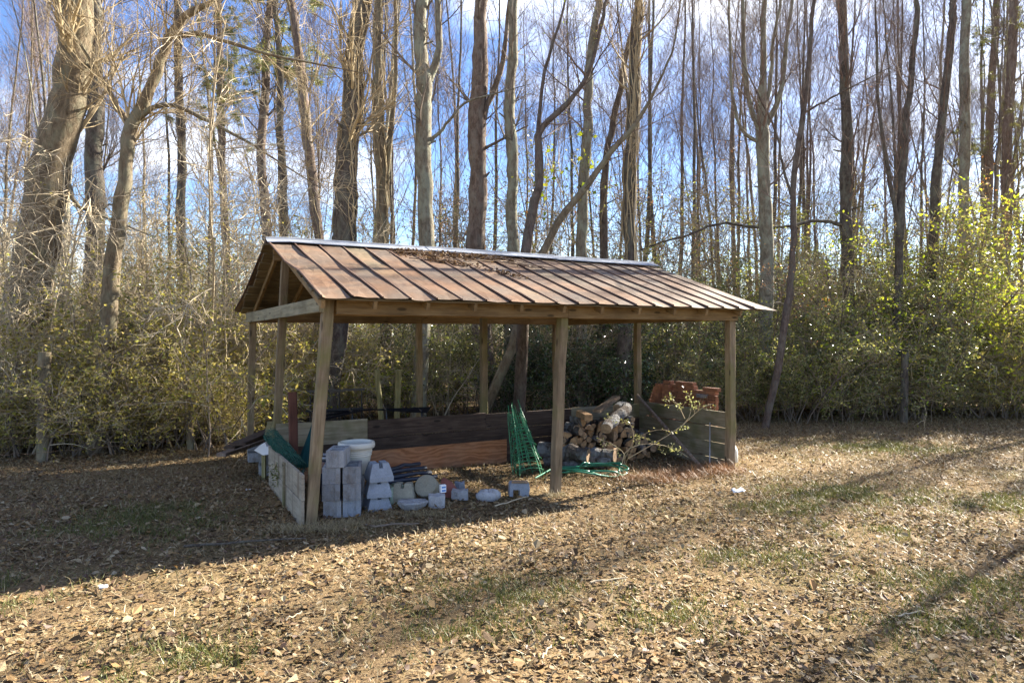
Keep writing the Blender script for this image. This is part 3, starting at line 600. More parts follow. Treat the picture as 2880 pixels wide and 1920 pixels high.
# ------------------------------------------------------------------ bricks beyond the side wall
BL, BW, BH = .194, .092, .057
g = Geo(); box(g, (0, 0, 0), (BL, BW, BH), jit=.001)
for j in range(5):
    for s_ in (-1, 1): g.add([(x, y, s_ * (BH / 2 + .0008)) for x, y in [(-.07 + .035 * j - .011, -.03), (-.07 + .035 * j + .011, -.03), (-.07 + .035 * j + .011, -.006), (-.07 + .035 * j - .011, -.006)]][::s_], [[0, 1, 2, 3]], mi=1); g.add([(x, y, s_ * (BH / 2 + .0008)) for x, y in [(-.07 + .035 * j - .011, .006), (-.07 + .035 * j + .011, .006), (-.07 + .035 * j + .011, .03), (-.07 + .035 * j - .011, .03)]][::s_], [[0, 1, 2, 3]], mi=1)
plain('brick_hole', (.055, .02, .013), .95)
BRK = g.mesh('brick', ['brick_red', 'brick_hole']); BRKG = BRK.copy(); BRKG.materials[0] = MATS['brick_grey']
def brick(u, v_, z_, rz, label, on_edge=False, grey=False, face=False):
    o = link('brick', BRKG if grey else BRK); o.location = SW(u, v_, z_); o.rotation_euler = (math.pi / 2 if face else 0, 0, SANG + rz + rng.normal(0, .02))
    if on_edge: o.rotation_euler = (math.pi / 2, 0, SANG + rz)
    tag(o, label, 'brick', 'red bricks piled beyond the side wall')
BU = 6.74; zt = lambda n: .60 + .0605 * n                     # visible courses start at .57 m
ME_ = Matrix(((0, 0, 1), (1, 0, 0), (0, 1, 0))).to_4x4()      # length along the pile, pierced face towards the shed
def edge_brick(u, v_, z_, label, mesh=None):
    o = link('brick', mesh or BRK); o.matrix_world = Matrix.Translation(SW(u, v_, z_)) @ Matrix.Rotation(SANG + rng.normal(0, .025), 4, 'Z') @ ME_; tag(o, label, 'brick', 'red bricks piled beyond the side wall')
for n_ in range(10):                                           # stepped end: short ends showing
    if n_ < 9: brick(BU, 2.17 - .028 * (n_ - 4), zt(n_), rng.normal(0, .03), 'end-on brick in the stepped outer column of the brick pile')
    brick(BU - .02, 2.07 - .024 * (n_ - 4) - .004 * n_, zt(n_), rng.normal(0, .03), 'end-on brick in the second column from the stepped end of the pile')
    brick(BU + .02, 1.85 + rng.normal(0, .006), zt(n_), rng.normal(0, .02), 'end-on brick in the third column from the stepped end of the pile')
    brick(BU - .01, 1.75 + rng.normal(0, .006), zt(n_), rng.normal(0, .02), 'end-on brick in the fourth column from the stepped end of the pile')
for c_, (v_, nr, du) in enumerate(((1.58, 5, 0), (1.37, 5, -.015), (1.15, 4, .02), (.94, 4, -.02), (.70, 4, .015))):
    for k_ in range(nr): edge_brick(BU - .06 + du, v_ + rng.normal(0, .006), .625 + .094 * k_, f"brick on edge, pierced face showing, {['first', 'second', 'third', 'fourth', 'last'][c_]} pierced column from the stepped end")
for n_ in range(10):                                           # back rank laid lengthwise
    for c_ in range(5):
        if n_ == 9 and c_ in (3,): continue
        brick(BU + .03, 1.60 - .2 * c_ + (.05 if n_ % 2 else -.03), zt(n_), math.pi / 2, 'brick laid lengthwise in the back rank of the pile beyond the side wall')
edge_brick(BU - .03, .70, .625 + .094 * 4, 'plain brown brick on edge at the near end of the pile top', BRKG if False else None)
for (v_, z_, u_, rz_, gr, lab) in [(1.80, zt(10), BU, 1.57, 0, 'loose brick lying lengthwise over the end-on columns of the pile'), (2.0, zt(9) + .0, BU - .01, .0, 0, 'end-on loose brick capping the stepped end of the pile'), (1.52, zt(10), BU + .03, 1.5, 0, 'highest loose brick above the first pierced column'), (1.28, zt(10), BU + .03, 1.65, 0, 'highest loose brick above the second pierced column'),
        (1.12, 1.031, BU - .05, 1.57, 0, 'flat red brick on top of the third pierced column'), (.91, 1.031, BU - .06, 1.55, 1, 'sooty grey brick flat on top of the fourth pierced column'), (.72, zt(9), BU + .03, 1.57, 0, 'flat brick at the near end of the back rank top')]:
    brick(u_, v_, z_, rz_, lab, grey=bool(gr))
g = Geo()
for n_ in range(9):
    for c_ in range(8):
        for r_ in range(3): box(g, (r_ * .094 - .08, c_ * .225 - .75, .03 + n_ * .0605), (.088, BL, BH), jit=.002)
o = g.obj('brick_courses', 'brick_red', None, SW(BU + .02, 1.48)); o.rotation_euler = (0, 0, SANG); tag(o, 'lower courses of the brick pile hidden behind the side wall', kind='stuff')

# ------------------------------------------------------------------ clutter in the left bay
pole_ = board('timber_post', at(826, 1300, 8.75), at(822, 1102, 8.85), .105, .105, 'rust_paint', up=(1, .5, 0), along='z', sub=4, bow=.003)
tag(pole_, 'short rust brown timber post standing inside the corner of the shed', 'post')
a, b_ = SW(.33, .93, -.02), SW(.30, .95, 1.28); tag(board('wooden_stake', a, b_, .05, .09, 'post_wood', up=(1, .3, 0), along='z', sub=3), 'pale flat wooden stake upright behind the front corner post', 'stake')
# roll of green mesh over the wall
a, b_ = at(842, 1316, 8.25), at(764, 1226, 8.95); rl = thing('mesh_roll', 'dark green roll of wire mesh leaning over the low side wall', 'mesh roll', a)
axv = np.array((b_ - a)); ln = np.linalg.norm(axv); axv /= ln; X = nrm(np.cross(axv, [0, 0, 1.])); Y = np.cross(axv, X)
for lay, r_ in enumerate((.092, .07)):
    P = []; g = Geo()
    for j in range(26):
        th = j / 26 * 2 * math.pi; s_ = np.linspace(-.03, 1.05, 14) * ln; wr = r_ * (1 + .06 * np.sin(s_ * 9 + j)); P.append(s_[:, None] * axv + wr[:, None] * (math.cos(th) * X + math.sin(th) * Y) + rng.normal(0, .006, (14, 3)))
    tubes(g, P, np.full((26, 14), .0032), 3)
    th = np.linspace(0, 2 * math.pi, 19); Pr = np.array([s_ * ln * axv + r_ * (np.cos(th)[:, None] * X + np.sin(th)[:, None] * Y) for s_ in np.linspace(-.02, 1.04, 30)]) + rng.normal(0, .008, (30, 19, 3))
    tubes(g, Pr, np.full((30, 19), .0028), 3); tag(g.obj('mesh_layer', 'mesh_green', rl), None, kind='stuff')
# folded umbrella
um = thing('folded_umbrella', 'folded dark teal garden umbrella leaning against the back wall', 'umbrella', at(852, 1330, 8.7)); ub = at(884, 1178, 9.15) - at(852, 1330, 8.7)
g = Geo(); n = 16; zz = np.linspace(.12, .95, 9); V = []
for i, t_ in enumerate(zz):
    for j in range(n):
        th = j / n * 2 * math.pi; r_ = (.085 * (1 - t_) + .012) * (1 + .3 * (j % 2) * (1 - t_)); V.append((math.cos(th) * r_ + ub.x * t_, math.sin(th) * r_ + ub.y * t_, ub.z * t_))
ii = np.arange(9 * n).reshape(9, n); g.add(V, np.stack([ii[:-1], np.roll(ii[:-1], -1, 1), np.roll(ii[1:], -1, 1), ii[1:]], -1).reshape(-1, 4)); g.obj('canopy', 'teal_cloth', um)
g = Geo(); tubes(g, [(0, 0, 0), tuple(ub * 1.02)], [.014, .012], 8, cap=True); g.obj('pole', 'grey_metal', um)
bk = thing('plastic_bin', 'dark navy plastic bin with a brownish label behind the corner post', 'bin', SW(.42, .98, 0))
g = Geo(); g.smooth = True; lathe(g, [(0, .01), (.115, .01), (.145, .53), (.138, .53), (.108, .03), (0, .03)], 28); bb = g.obj('body', 'navy_plastic', bk)
g = Geo(); g.smooth = True; lathe(g, [(.143, .52), (.155, .525), (.156, .555), (.15, .565), (.139, .56), (.138, .525)], 28); g.obj('rim', 'grey_metal', bb)
g = Geo(); a = np.linspace(-2.6, -1.4, 9); V = [(math.cos(x) * r_, math.sin(x) * r_, z_) for z_, r_ in ((.36, .1385), (.50, .1465)) for x in a]; g.add(V, [[i, i + 1, 9 + i + 1, 9 + i] for i in range(8)]); g.obj('label_sheet', 'label_brown', bb)
# lumber across the rear bay by the gable
for k, (p0, p1, w_, h_, mt, lab) in enumerate([
    ((-.42, 2.62, .53), (.55, 4.55, .52), .20, .045, 'dark_plank', 'black weathered plank on top of the lumber behind the side wall'),
    ((-.52, 2.75, .47), (.62, 4.6, .46), .16, .04, 'dark_plank', 'dark brown plank second down in the lumber behind the side wall'),
    ((-.62, 2.85, .36), (.5, 4.5, .36), .14, .05, 'pole_wood', 'tan plank sticking out low from the lumber behind the side wall'),
    ((.05, 2.6, .63), (.35, 4.3, .60), .24, .03, 'mossy_wood', 'yellow-green mossy plank lying over the lumber behind the side wall')]):
    tag(board('plank', SW(*p0), SW(*p1), w_, h_, mt, sub=4, bow=.004), lab, 'plank', 'lumber behind the side wall')
for k, v_ in enumerate((2.95, 4.15)):
    place(BM, 'concrete_block', ['concrete block under the near end of the lumber', 'concrete block under the far end of the lumber'][k], 'block', SW(.1, v_, .094), SANG + 1.5, 'blocks carrying the lumber'); place(BM, 'concrete_block', ['upper concrete block under the near end of the lumber', 'upper concrete block under the far end of the lumber'][k], 'block', SW(.1, v_, .282 - .036), SANG + 1.5, 'blocks carrying the lumber')
tp = at(740, 1262, 9.6); g = Geo(); V = np.array([(-.13, 0, 0), (.10, -.03, -.05), (.12, .05, .04), (.02, .03, .10), (-.12, -.01, .05), (.09, -.02, -.035), (.1, .06, .055), (.0, .04, .115)])
wp = thing('white_panel', 'crumpled white plastic panel caught under the lumber', 'plastic scrap', tp); tp2 = Geo()
pf = np.array([(-.13, -.02), (.0, -.09), (.12, -.07), (.13, .02), (.05, .03), (.03, .09), (-.05, .05)]); V = np.concatenate([np.c_[pf[:, 0], np.zeros(7), pf[:, 1]], np.c_[pf[:, 0] + .01, np.full(7, .05) + .03 * pf[:, 0], pf[:, 1] + .012]]); tp2.add(V, [[i, 7 + i, 7 + (i + 1) % 7, (i + 1) % 7] for i in range(7)], [[0, 1, 6], [1, 2, 6], [2, 3, 4], [2, 4, 6], [4, 5, 6]]); tp2.add(V[7:], t=[[6, 1, 0], [6, 2, 1], [4, 3, 2], [6, 4, 2], [6, 5, 4]]); tp2.obj('sheet', 'white_paper', wp)
g = Geo(); box(g, (0, .03, -.30), (.05, .05, .44)); g.obj('stub', 'mossy_wood', wp)
# black metal frames behind the back wall
fr = thing('black_railing', 'stack of black metal railing lying behind the back wall', 'railing', SW(.9, 2.75, 0), SANG)
for j in range(5):
    g = Geo(); tubes(g, [(-.25 + .02 * j, .08 * j, .78 + .022 * j - .05 * (j % 2)), (.6, .08 * j + .05, .90 - .012 * j), (1.55 + .05 * j, .08 * j, .80 + .01 * j)], [.014] * 3, 6, cap=True); g.obj('rail', 'black_metal', fr)
for j, (x, z_) in enumerate(((-.18, .78), (.35, .86), (.9, .86), (1.5, .80))):
    g = Geo(); tubes(g, [(x, .0, 0), (x + .02, .16, z_ + .03)], [.016] * 2, 6, cap=True); g.obj('upright', 'black_metal', fr)
    g = Geo(); tubes(g, [(x - .05, -.03, z_ + .02), (x + .04, .38, z_ + .035)], [.014] * 2, 6, cap=True); g.obj('crossbar', 'black_metal', fr)
fr = thing('metal_stand', 'black metal stand with a flat bar top behind the corner post', 'metal stand', SW(.75, 3.7, 0), SANG)
g = Geo(); box(g, (.45, 0, 1.14), (1.0, .05, .04)); g.obj('top_bar', 'black_metal', fr)
for x in (.05, .28, .52, .9): g = Geo(); tubes(g, [(x, 0, 0), (x, 0, 1.13)], [.012] * 2, 6); g.obj('leg', 'black_metal', fr)
g = Geo(); box(g, (.45, 0, .82), (.95, .03, .03)); g.obj('lower_bar', 'black_metal', fr)
# round mossy posts beyond the shed
pole('fence_post', at(1076, 1225, 13.2) * 1, at(1060, 1040, 13.2), .055, 'mossy_wood', 'leaning round mossy post behind the shed, further from the middle post', 'post')
pole('fence_post', at(1112, 1228, 13.5), at(1122, 1040, 13.5), .062, 'mossy_wood', 'upright round mossy post behind the shed, closer to the rear middle post', 'post')
pole('fence_post', at(120, 1300, 10.9), at(126, 990, 10.9), .095, 'bark_oak', 'thick round fence post in the thicket at the photo\'s far left', 'post')
pole('fence_post', at(538, 1275, 12.0), at(522, 1062, 12.0), .062, 'bark_oak', 'slim round fence post in the thicket midway to the shed', 'post')
pole('fence_post', G(2542, 1190), at(2545, 990, 15.6), .085, 'bark_dark', 'dark round fence post under the thicket on the side away from the pile', 'post')
wf = thing('wire_fence', 'rusty wire fence strung between the thicket posts', 'wire fence', (0, 0, 0))
for z_ in (.25, .5, .72, .92, 1.12):
    A = np.array([at(-60, 1200, 9.95), at(122, 1200, 10.3), at(530, 1200, 11.6), at(900, 1200, 12.9)]); A[:, 2] = z_; P = smooth_path(A, 30); P[:, 2] += rng.normal(0, .006, 30)
    g = Geo(); tubes(g, P, np.full(30, .0035), 4); g.obj('wire', 'wire_rust', wf)
# litter on the ground
sp = thing('plastic_scrap', 'crumpled white plastic scrap on the sunlit leaves beside the shed', 'plastic scrap', G(2075, 1388) + Vector((0, 0, .02)), .5)
g = Geo(); g.smooth = True; nx, ny = 9, 6; V = np.array([[(-.11 + .22 * i / 8, (-.045 + .09 * j / 5) * (1 - .3 * abs(i / 4 - 1)), .015 + .045 * math.sin(math.pi * j / 5) * (.6 + .4 * math.sin(i * 1.3)) + rng.normal(0, .005)) for j in range(ny)] for i in range(nx)]); ii = np.arange(nx * ny).reshape(nx, ny)
g.add(V, np.stack([ii[:-1, :-1], ii[1:, :-1], ii[1:, 1:], ii[:-1, 1:]], -1).reshape(-1, 4)); o = g.obj('sheet', 'white_paper', sp); md = o.modifiers.new('t', 'SOLIDIFY'); md.thickness = .004
bg_ = thing('plastic_jug', 'white plastic jug standing behind the end corner post', 'jug', SW(6.72, .30, .0), SANG + .3); g = Geo(); g.smooth = True; lathe(g, [(0, 0), (.08, 0), (.095, .02), (.095, .2), (.07, .26), (.03, .30), (.025, .34), (0, .34)], 20); jb = g.obj('body', 'white_plastic', bg_)
g = Geo(); th = np.linspace(-1.2, 1.2, 8); tubes(g, np.stack([.075 + .05 * np.cos(th), np.zeros(8), .23 + .06 * np.sin(th)], -1), np.full(8, .011), 6); g.obj('handle', 'white_plastic', jb)
for k, (x, y, l_, a_, lab) in enumerate([(700, 1380, .07, .2, 'tiny white chip on the shaded leaves beside the side wall'), (290, 1655, .06, .6, 'tiny white chip at the shadow edge in the front yard')]):
    g = Geo(); box(g, (0, 0, .02), (l_, .035, .012), jit=.003); o = g.obj('paper_chip', 'white_paper', None, G(x, y)); o.rotation_euler = (.2, .1, a_); tag(o, lab, 'litter')
sticks = [((1395, 1428), (1485, 1400), .008, 'twig_pale', 'grey stick lying before the notched block'), ((1025, 1485), (1180, 1478), .013, 'twig_brown', 'dark stick in the shade before the concrete blocks'), ((520, 1540), (860, 1520), .014, 'bark_dark', 'long dark stick on the shaded ground before the corner post'),
          ((1660, 1645), (1760, 1630), .008, 'twig_pale', 'pale stick in the sunny mid yard'), ((1525, 1860), (1552, 1822), .007, 'twig_pale', 'short bent pale stick in the front yard'), ((2520, 1740), (2600, 1728), .007, 'twig_pale', 'pale twig in the front yard away from the shed'), ((805, 1750), (850, 1728), .006, 'twig_pale', 'small pale twig in the sunlit strip'), ((1960, 1298), (1920, 1270), .007, 'twig_pale', 'short pale stick by the foot of the wooden pole')]
for (a, b_, r_, mt, lab) in sticks:
    A, B_ = G(*a), G(*b_); c = (A + B_) / 2; g = Geo(); n = 7; P = np.array([A.lerp(B_, i / 6) - c for i in range(7)]); P += rng.normal(0, (A - B_).length * .015, (7, 3)); P[:, 2] = .018 + np.abs(rng.normal(0, .01, 7)); tubes(g, P, np.linspace(r_, r_ * .6, 7), 6); tag(g.obj('stick', mt, None, c), lab, 'stick')

# ------------------------------------------------------------------ plants
UP = np.array([0, 0, 1.])
def grow(r, start, dirs, length, n, wander, lift):
    B = len(start); P = np.zeros((B, n, 3)); P[:, 0] = start; d = nrm(dirs); st = (np.asarray(length) / (n - 1)).reshape(-1, 1)
    for i in range(1, n):
        d = nrm(d + r.normal(0, wander, (B, 3)) + lift * UP); P[:, i] = P[:, i - 1] + d * st
    return P
def kids(r, P, R, count, f0, f1, a0, a1, l0, l1, n, wander, lift, rr=.6, rmin=.003, tip=.25):
    B, m, _ = P.shape; par = r.integers(0, B, count); f = r.uniform(f0, f1, count) * (m - 1); i = np.minimum(f.astype(int), m - 2); t_ = (f - i)[:, None]
    s = P[par, i] * (1 - t_) + P[par, i + 1] * t_; tg = nrm(P[par, i + 1] - P[par, i]); rad = R[par, i] * (1 - t_[:, 0]) + R[par, i + 1] * t_[:, 0]
    q = r.normal(0, 1, (count, 3)); q = nrm(q - (q * tg).sum(1, keepdims=True) * tg); a = r.uniform(a0, a1, count)[:, None]
    d = np.cos(a) * tg + np.sin(a) * q; ln = r.uniform(l0, l1, count) * (1.15 - .6 * f / (m - 1))
    C = grow(r, s, d, ln, n, wander, lift); r0 = np.maximum(rad * rr, rmin)
    return C, r0[:, None] * np.linspace(1, tip, n)[None]
def leaves(g, r, pos, size, aspect=.5, droop=0., mi=0, flat=0.):
    n = len(pos); a = nrm(r.normal(0, 1, (n, 3)) * np.array([1, 1, .7 * (1 - flat)]) - droop * UP); b_ = r.normal(0, 1, (n, 3)); b_[:, 2] *= (1 - flat); b_ = nrm(b_ - (b_ * a).sum(1, keepdims=True) * a); c = np.cross(a, b_)
    s = (size * r.uniform(.55, 1.3, n))[:, None]; wd = s * aspect * .5
    V = np.stack([pos, pos + a * s * .45 + b_ * wd + c * s * .06, pos + a * s, pos + a * s * .45 - b_ * wd + c * s * .06], 1)
    g.add(V, np.arange(4 * n).reshape(n, 4), mi=mi)
def along(r, P, count, jit=.03, f0=.2):
    B, m, _ = P.shape; par = r.integers(0, B, count); f = r.uniform(f0, 1, count) * (m - 1); i = np.minimum(f.astype(int), m - 2); t_ = (f - i)[:, None]
    return P[par, i] * (1 - t_) + P[par, i + 1] * t_ + r.normal(0, jit, (count, 3))

K = 2880 / 2352.0
def guide_pts(gd, d, n, wob=0, r=None):
    A = []
    for (x, y, w_) in gd:
        p = at(x * K, y * K, d); A.append((p.x, p.y, p.z, w_ * K / F * d / 2))
    A = np.array(A); S = smooth_path(A, n)
    if wob: S[:, 1] += np.cumsum(r.normal(0, wob, n))
    return S
def special(name, label, gd, d, bmat='bark_dark', tmat='twig_brown', limbs=(), nl=11, n2=95, n3=480, up=2.4, lift=.10, vine=0, leafmat=None, nleaf=0, fmin=.35, llen=(1.2, 3.2), cat='tree', needles=0):
    r = np.random.default_rng(abs(hash(label)) % 1 + int(gd[0][0] * 7 + d * 131))
    S = guide_pts(gd, d, 24, .01, r); S[1:-1, 0] += r.normal(0, .014, 22) + .03 * np.sin(np.linspace(0, r.uniform(6, 14), 22) + r.uniform(0, 6)); S[:, 3] *= 1 + r.normal(0, .05, 24)
    p0 = S[0]; dirn = (S[0] - S[1])[:3]; dirn = dirn / max(abs(dirn[2]), .05); zdrop = p0[2] + .12
    base = p0[:3] + dirn * np.array([.6, .6, 1]) * zdrop; mid_ = (base + p0[:3]) / 2; mid_[:2] += (p0[:2] - base[:2]) * .1
    tdir = (S[-1] - S[-3])[:3]; tdir = nrm(tdir + UP * .4 * np.linalg.norm(tdir)); tip = S[-1][:3] + tdir * up
    pts = np.vstack([np.r_[base, p0[3] * 1.22], np.r_[base * .85 + p0[:3] * .15, p0[3] * 1.08], np.r_[mid_, p0[3] * 1.04], S, np.r_[(S[-1][:3] + tip) / 2, S[-1][3] * .6], np.r_[tip, .02]])
    B0 = np.array([base[0], base[1], 0]); pts[:, :3] -= B0
    t_ = thing(name, label, cat, B0, 0)
    gT = Geo(); gT.smooth = True; P = pts[None, :, :3]; R = pts[None, :, 3]; tubes(gT, P, R * (1 + r.normal(0, .025, R.shape)), 12)
    SB, SR = kids(r, P, R, 7, .2, .85, .8, 1.4, .12, .5, 4, .1, .05, .22, .012, .5); tubes(gT, SB, SR, 5)
    gC = Geo(); PL = [P]; RL = [R]
    for (lg) in limbs:
        LS = guide_pts(lg, d, 12, .02, r); LS[2:, [0, 2]] += np.cumsum(r.normal(0, .018, (10, 2)), 0); LS[:, :3] -= B0; tdir = nrm((LS[-1] - LS[-3])[:3]); LS = np.vstack([LS, np.r_[LS[-1][:3] + tdir * 1.2, LS[-1][3] * .4]])
        tubes(gT, LS[None, :, :3], LS[None, :, 3], 9); PL.append(LS[None, :, :3]); RL.append(LS[None, :, 3])
    C2s = []
    for Pp, Rr in zip(PL, RL):
        f0 = fmin if Pp is P else .15
        k1 = nl if Pp is P else max(4, nl // 2)
        C1, R1 = kids(r, Pp, Rr, k1, f0, .98, .4, 1.1, *llen, 8, .10, lift, .2, .007, .2); tubes(gC, C1, R1, 5)
        C2, R2 = kids(r, np.concatenate([C1]), R1, n2 if Pp is P else n2 // 2, .15, 1, .35, .9, .6, 1.6, 6, .13, lift * .9, .5, .0045); tubes(gC, C2, R2, 4)
        C3, R3 = kids(r, C2, R2, n3 if Pp is P else n3 // 2, .15, 1, .3, .9, .3, .9, 4, .16, lift * .6, .6, .003); tubes(gC, C3, R3, 3); C2s.append(C3)
    if nleaf: leaves(gC, r, along(r, np.concatenate(C2s), nleaf, .04), .05, .5, mi=1)
    if needles:
        tips = along(r, np.concatenate(C2s), needles // 26, .02, .6); ps = np.repeat(tips, 26, 0); leaves(gC, r, ps, .17, .09, mi=1)
    trunk_ = gT.obj('trunk', bmat, t_); gC.obj('crown', [tmat] + ([leafmat] if leafmat else []), t_)
    if vine:
        gV = Geo(); m_ = P.shape[1]
        for _ in range(vine):
            f0_, f1_ = sorted(r.uniform(0, m_ - 3, 2)); f1_ = min(m_ - 3, f1_ + 3); n = 20; f = np.linspace(f0_, f1_, n); i = f.astype(int); w_ = (f - i)[:, None]
            c = P[0, i] * (1 - w_) + P[0, i + 1] * w_; rad = (R[0, i] * (1 - w_[:, 0]) + R[0, i + 1] * w_[:, 0]) + r.uniform(.005, .03); th = r.uniform(0, 6.28) + np.cumsum(r.normal(0, .22, n))
            c = c + np.stack([np.cos(th) * rad, np.sin(th) * rad, np.zeros(n)], -1); tubes(gV, c, np.full(n, r.uniform(.006, .016)), 4)
            C, Rc = kids(r, c[None], np.full((1, n), .01), 7, 0, 1, .6, 1.5, .2, .7, 5, .25, -.05, .5, .004); tubes(gV, C, Rc, 3)
        gV.obj('vine', 'twig_tan', trunk_)
    return t_
# big left tree, its neighbours, then along the back of the shed to the far side
special('oak_tree', 'massive leaning oak with thick sunlit trunk at the photo\'s far left', [(70, 640, 92), (82, 590, 89), (106, 480, 82), (128, 350, 78), (148, 250, 74), (163, 160, 69), (174, 70, 64)], 12.5, 'bark_oak', 'twig_tan',
        limbs=[[(176, 90, 44), (187, 30, 40), (198, -40, 36)], [(168, 100, 32), (150, 40, 28), (128, -40, 25)], [(110, 395, 22), (140, 412, 14), (165, 452, 9), (200, 470, 6)]], nl=7, n2=60, n3=260, up=3, fmin=.5)
special('forest_tree', 'straight dark trunk just behind the leaning oak', [(215, 640, 40), (216, 400, 38), (214, 200, 36), (216, 20, 32)], 16, 'bark_dark', 'twig_brown', nl=8)
special('forked_tree', 'crooked tree forking halfway up, upper limb ending in a broken stub', [(258, 610, 36), (272, 500, 33), (290, 390, 30), (303, 300, 30), (340, 215, 24), (375, 130, 22), (410, 65, 20), (445, 30, 16), (492, 6, 11)], 11.6, 'bark_oak', 'twig_tan',
        limbs=[[(303, 295, 18), (285, 268, 14), (262, 230, 12), (236, 185, 8)], [(395, 85, 14), (440, 75, 11), (520, 95, 9), (600, 120, 7), (690, 140, 5)], [(310, 280, 13), (370, 245, 11), (450, 262, 9), (540, 305, 7), (600, 345, 5)]], up=.25, nl=16, n2=140, n3=700, fmin=.3, llen=(.8, 2.2), lift=.02)
special('slim_tree', 'slim dark trunk between the forked tree and the vine clad tree', [(420, 640, 20), (415, 400, 20), (412, 150, 18), (408, 10, 16)], 18, 'bark_dark', nl=10)
special('pine_tree', 'slim pine with yellowish needles above the thicket', [(612, 600, 22), (602, 350, 21), (612, 150, 19), (622, 10, 16)], 20, 'bark_pine', 'twig_brown', nl=22, n2=120, n3=260, lift=.0, leafmat='needles', needles=17000, fmin=.3)
special('slim_tree', 'slim trunk standing close beside the slim pine', [(650, 600, 18), (648, 350, 17), (640, 120, 15), (634, 0, 12)], 19, 'bark_dark')
special('slim_tree', 'slim trunk leaning toward the slim pine behind the gable end', [(735, 580, 24), (715, 380, 23), (700, 230, 22), (678, 80, 19), (665, 0, 18)], 16.5, 'bark_pine', 'twig_tan', nl=12, vine=8)
special('vine_clad_tree', 'thick dark trunk wrapped in tan vines behind the gable', [(788, 560, 54), (797, 400, 48), (806, 260, 44), (818, 130, 40), (832, 0, 36)], 14.5, 'bark_dark', 'twig_tan', nl=8, vine=46)
special('slim_tree', 'twin stemmed trunk next to the vine clad tree', [(880, 570, 26), (874, 350, 24), (868, 160, 20), (872, 0, 16)], 17, 'bark_oak', 'twig_tan', limbs=[[(882, 480, 14), (892, 340, 12), (906, 160, 9), (905, 0, 8)]], vine=14)
special('pale_forked_tree', 'pale lichen covered trunk forking high above the ridge', [(978, 590, 36), (976, 400, 34), (974, 260, 34), (972, 190, 36), (966, 120, 30), (970, 0, 28)], 15.5, 'bark_pale', 'twig_brown',
        limbs=[[(985, 185, 20), (1000, 130, 17), (1010, 60, 15), (1012, -10, 14)], [(990, 322, 9), (1020, 290, 7), (1055, 248, 6), (1100, 230, 4)]], nl=8, n2=50, n3=160)
special('scarred_pine_tree', 'scaly brown pine trunk with a broken stub above the middle of the roof', [(1094, 620, 46), (1096, 450, 42), (1098, 300, 40), (1100, 150, 36), (1106, 0, 29)], 18, 'bark_pine', 'twig_brown',
        limbs=[[(1108, 262, 13), (1125, 225, 14), (1142, 180, 13), (1158, 110, 11), (1168, 0, 8)], [(1092, 340, 9), (1110, 342, 11), (1122, 336, 7)]], nl=6, n2=40, n3=120)
special('slim_tree', 'straight greyish trunk right beside the scarred pine', [(1180, 620, 28), (1176, 400, 26), (1172, 220, 24), (1180, 0, 20)], 17.5, 'bark_pale', nl=9)
special('crooked_tree', 'crooked trunk bending sharply toward the far woods over the roof', [(1205, 620, 26), (1220, 500, 23), (1236, 410, 21), (1235, 320, 18), (1255, 285, 14), (1310, 230, 12), (1352, 165, 10), (1378, 60, 9), (1398, -10, 7)], 14.5, 'bark_red', 'twig_red', limbs=[[(1235, 320, 9), (1242, 180, 8), (1275, 60, 6), (1290, 0, 5)]], nl=8, n2=60, n3=200, leafmat='leaf_yellow', nleaf=90)
special('slanting_tree', 'long slanting trunk rising diagonally across the upright trunks', [(1225, 620, 21), (1290, 505, 17), (1345, 430, 15), (1400, 350, 13), (1462, 282, 10), (1508, 205, 7), (1540, 130, 5), (1560, 30, 4)], 15.2, 'bark_oak', 'twig_red', nl=10, n2=90, n3=300, up=3)
special('slim_tree', 'lichen spotted trunk with yellow-green vine leaves beside the slanting tree', [(1336, 620, 26), (1342, 400, 24), (1350, 230, 22), (1362, 80, 18), (1374, 0, 16)], 16.5, 'bark_pale', 'twig_red', leafmat='leaf_yellow', nleaf=60, nl=12)
special('slim_tree', 'slim reddish trunk swaying upward behind the slanting tree', [(1385, 620, 20), (1388, 440, 18), (1402, 300, 16), (1430, 180, 14), (1455, 60, 11), (1470, 0, 10)], 17.2, 'bark_red', 'twig_red', nl=14)
special('vine_clad_tree', 'upright trunk wrapped in thin vines above the far half of the roof', [(1445, 640, 31), (1448, 450, 28), (1452, 280, 25), (1462, 100, 22), (1468, 0, 20)], 16, 'bark_dark', 'twig_tan', nl=10, vine=30)
special('broom_tree', 'many limbed tree fanning out like a broom beyond the roof end', [(1758, 720, 34), (1758, 560, 31), (1756, 420, 29), (1752, 300, 28), (1748, 200, 17), (1752, 60, 13), (1756, 0, 11)], 17.5, 'bark_pale', 'twig_red',
        limbs=[[(1752, 310, 14), (1722, 250, 12), (1708, 140, 9), (1700, 0, 7)], [(1754, 300, 14), (1785, 230, 12), (1800, 120, 9), (1815, 0, 7)], [(1752, 280, 10), (1770, 190, 9), (1778, 80, 7), (1790, 0, 6)], [(1750, 330, 10), (1705, 300, 8), (1680, 200, 6), (1672, 60, 5)]], nl=14, n2=140, n3=500, lift=.16)
special('slender_tree', 'thin purplish stem curving up in front of the taller woods', [(1808, 700, 16), (1818, 560, 14), (1826, 400, 13), (1840, 270, 12), (1858, 130, 10), (1870, 0, 8)], 14.8, 'bark_red', 'twig_red', limbs=[[(1822, 460, 7), (1800, 380, 6), (1775, 300, 5), (1740, 220, 4)], [(1842, 262, 6), (1880, 235, 5), (1930, 215, 4)]], nl=12, n2=80, n3=260, lift=.12)
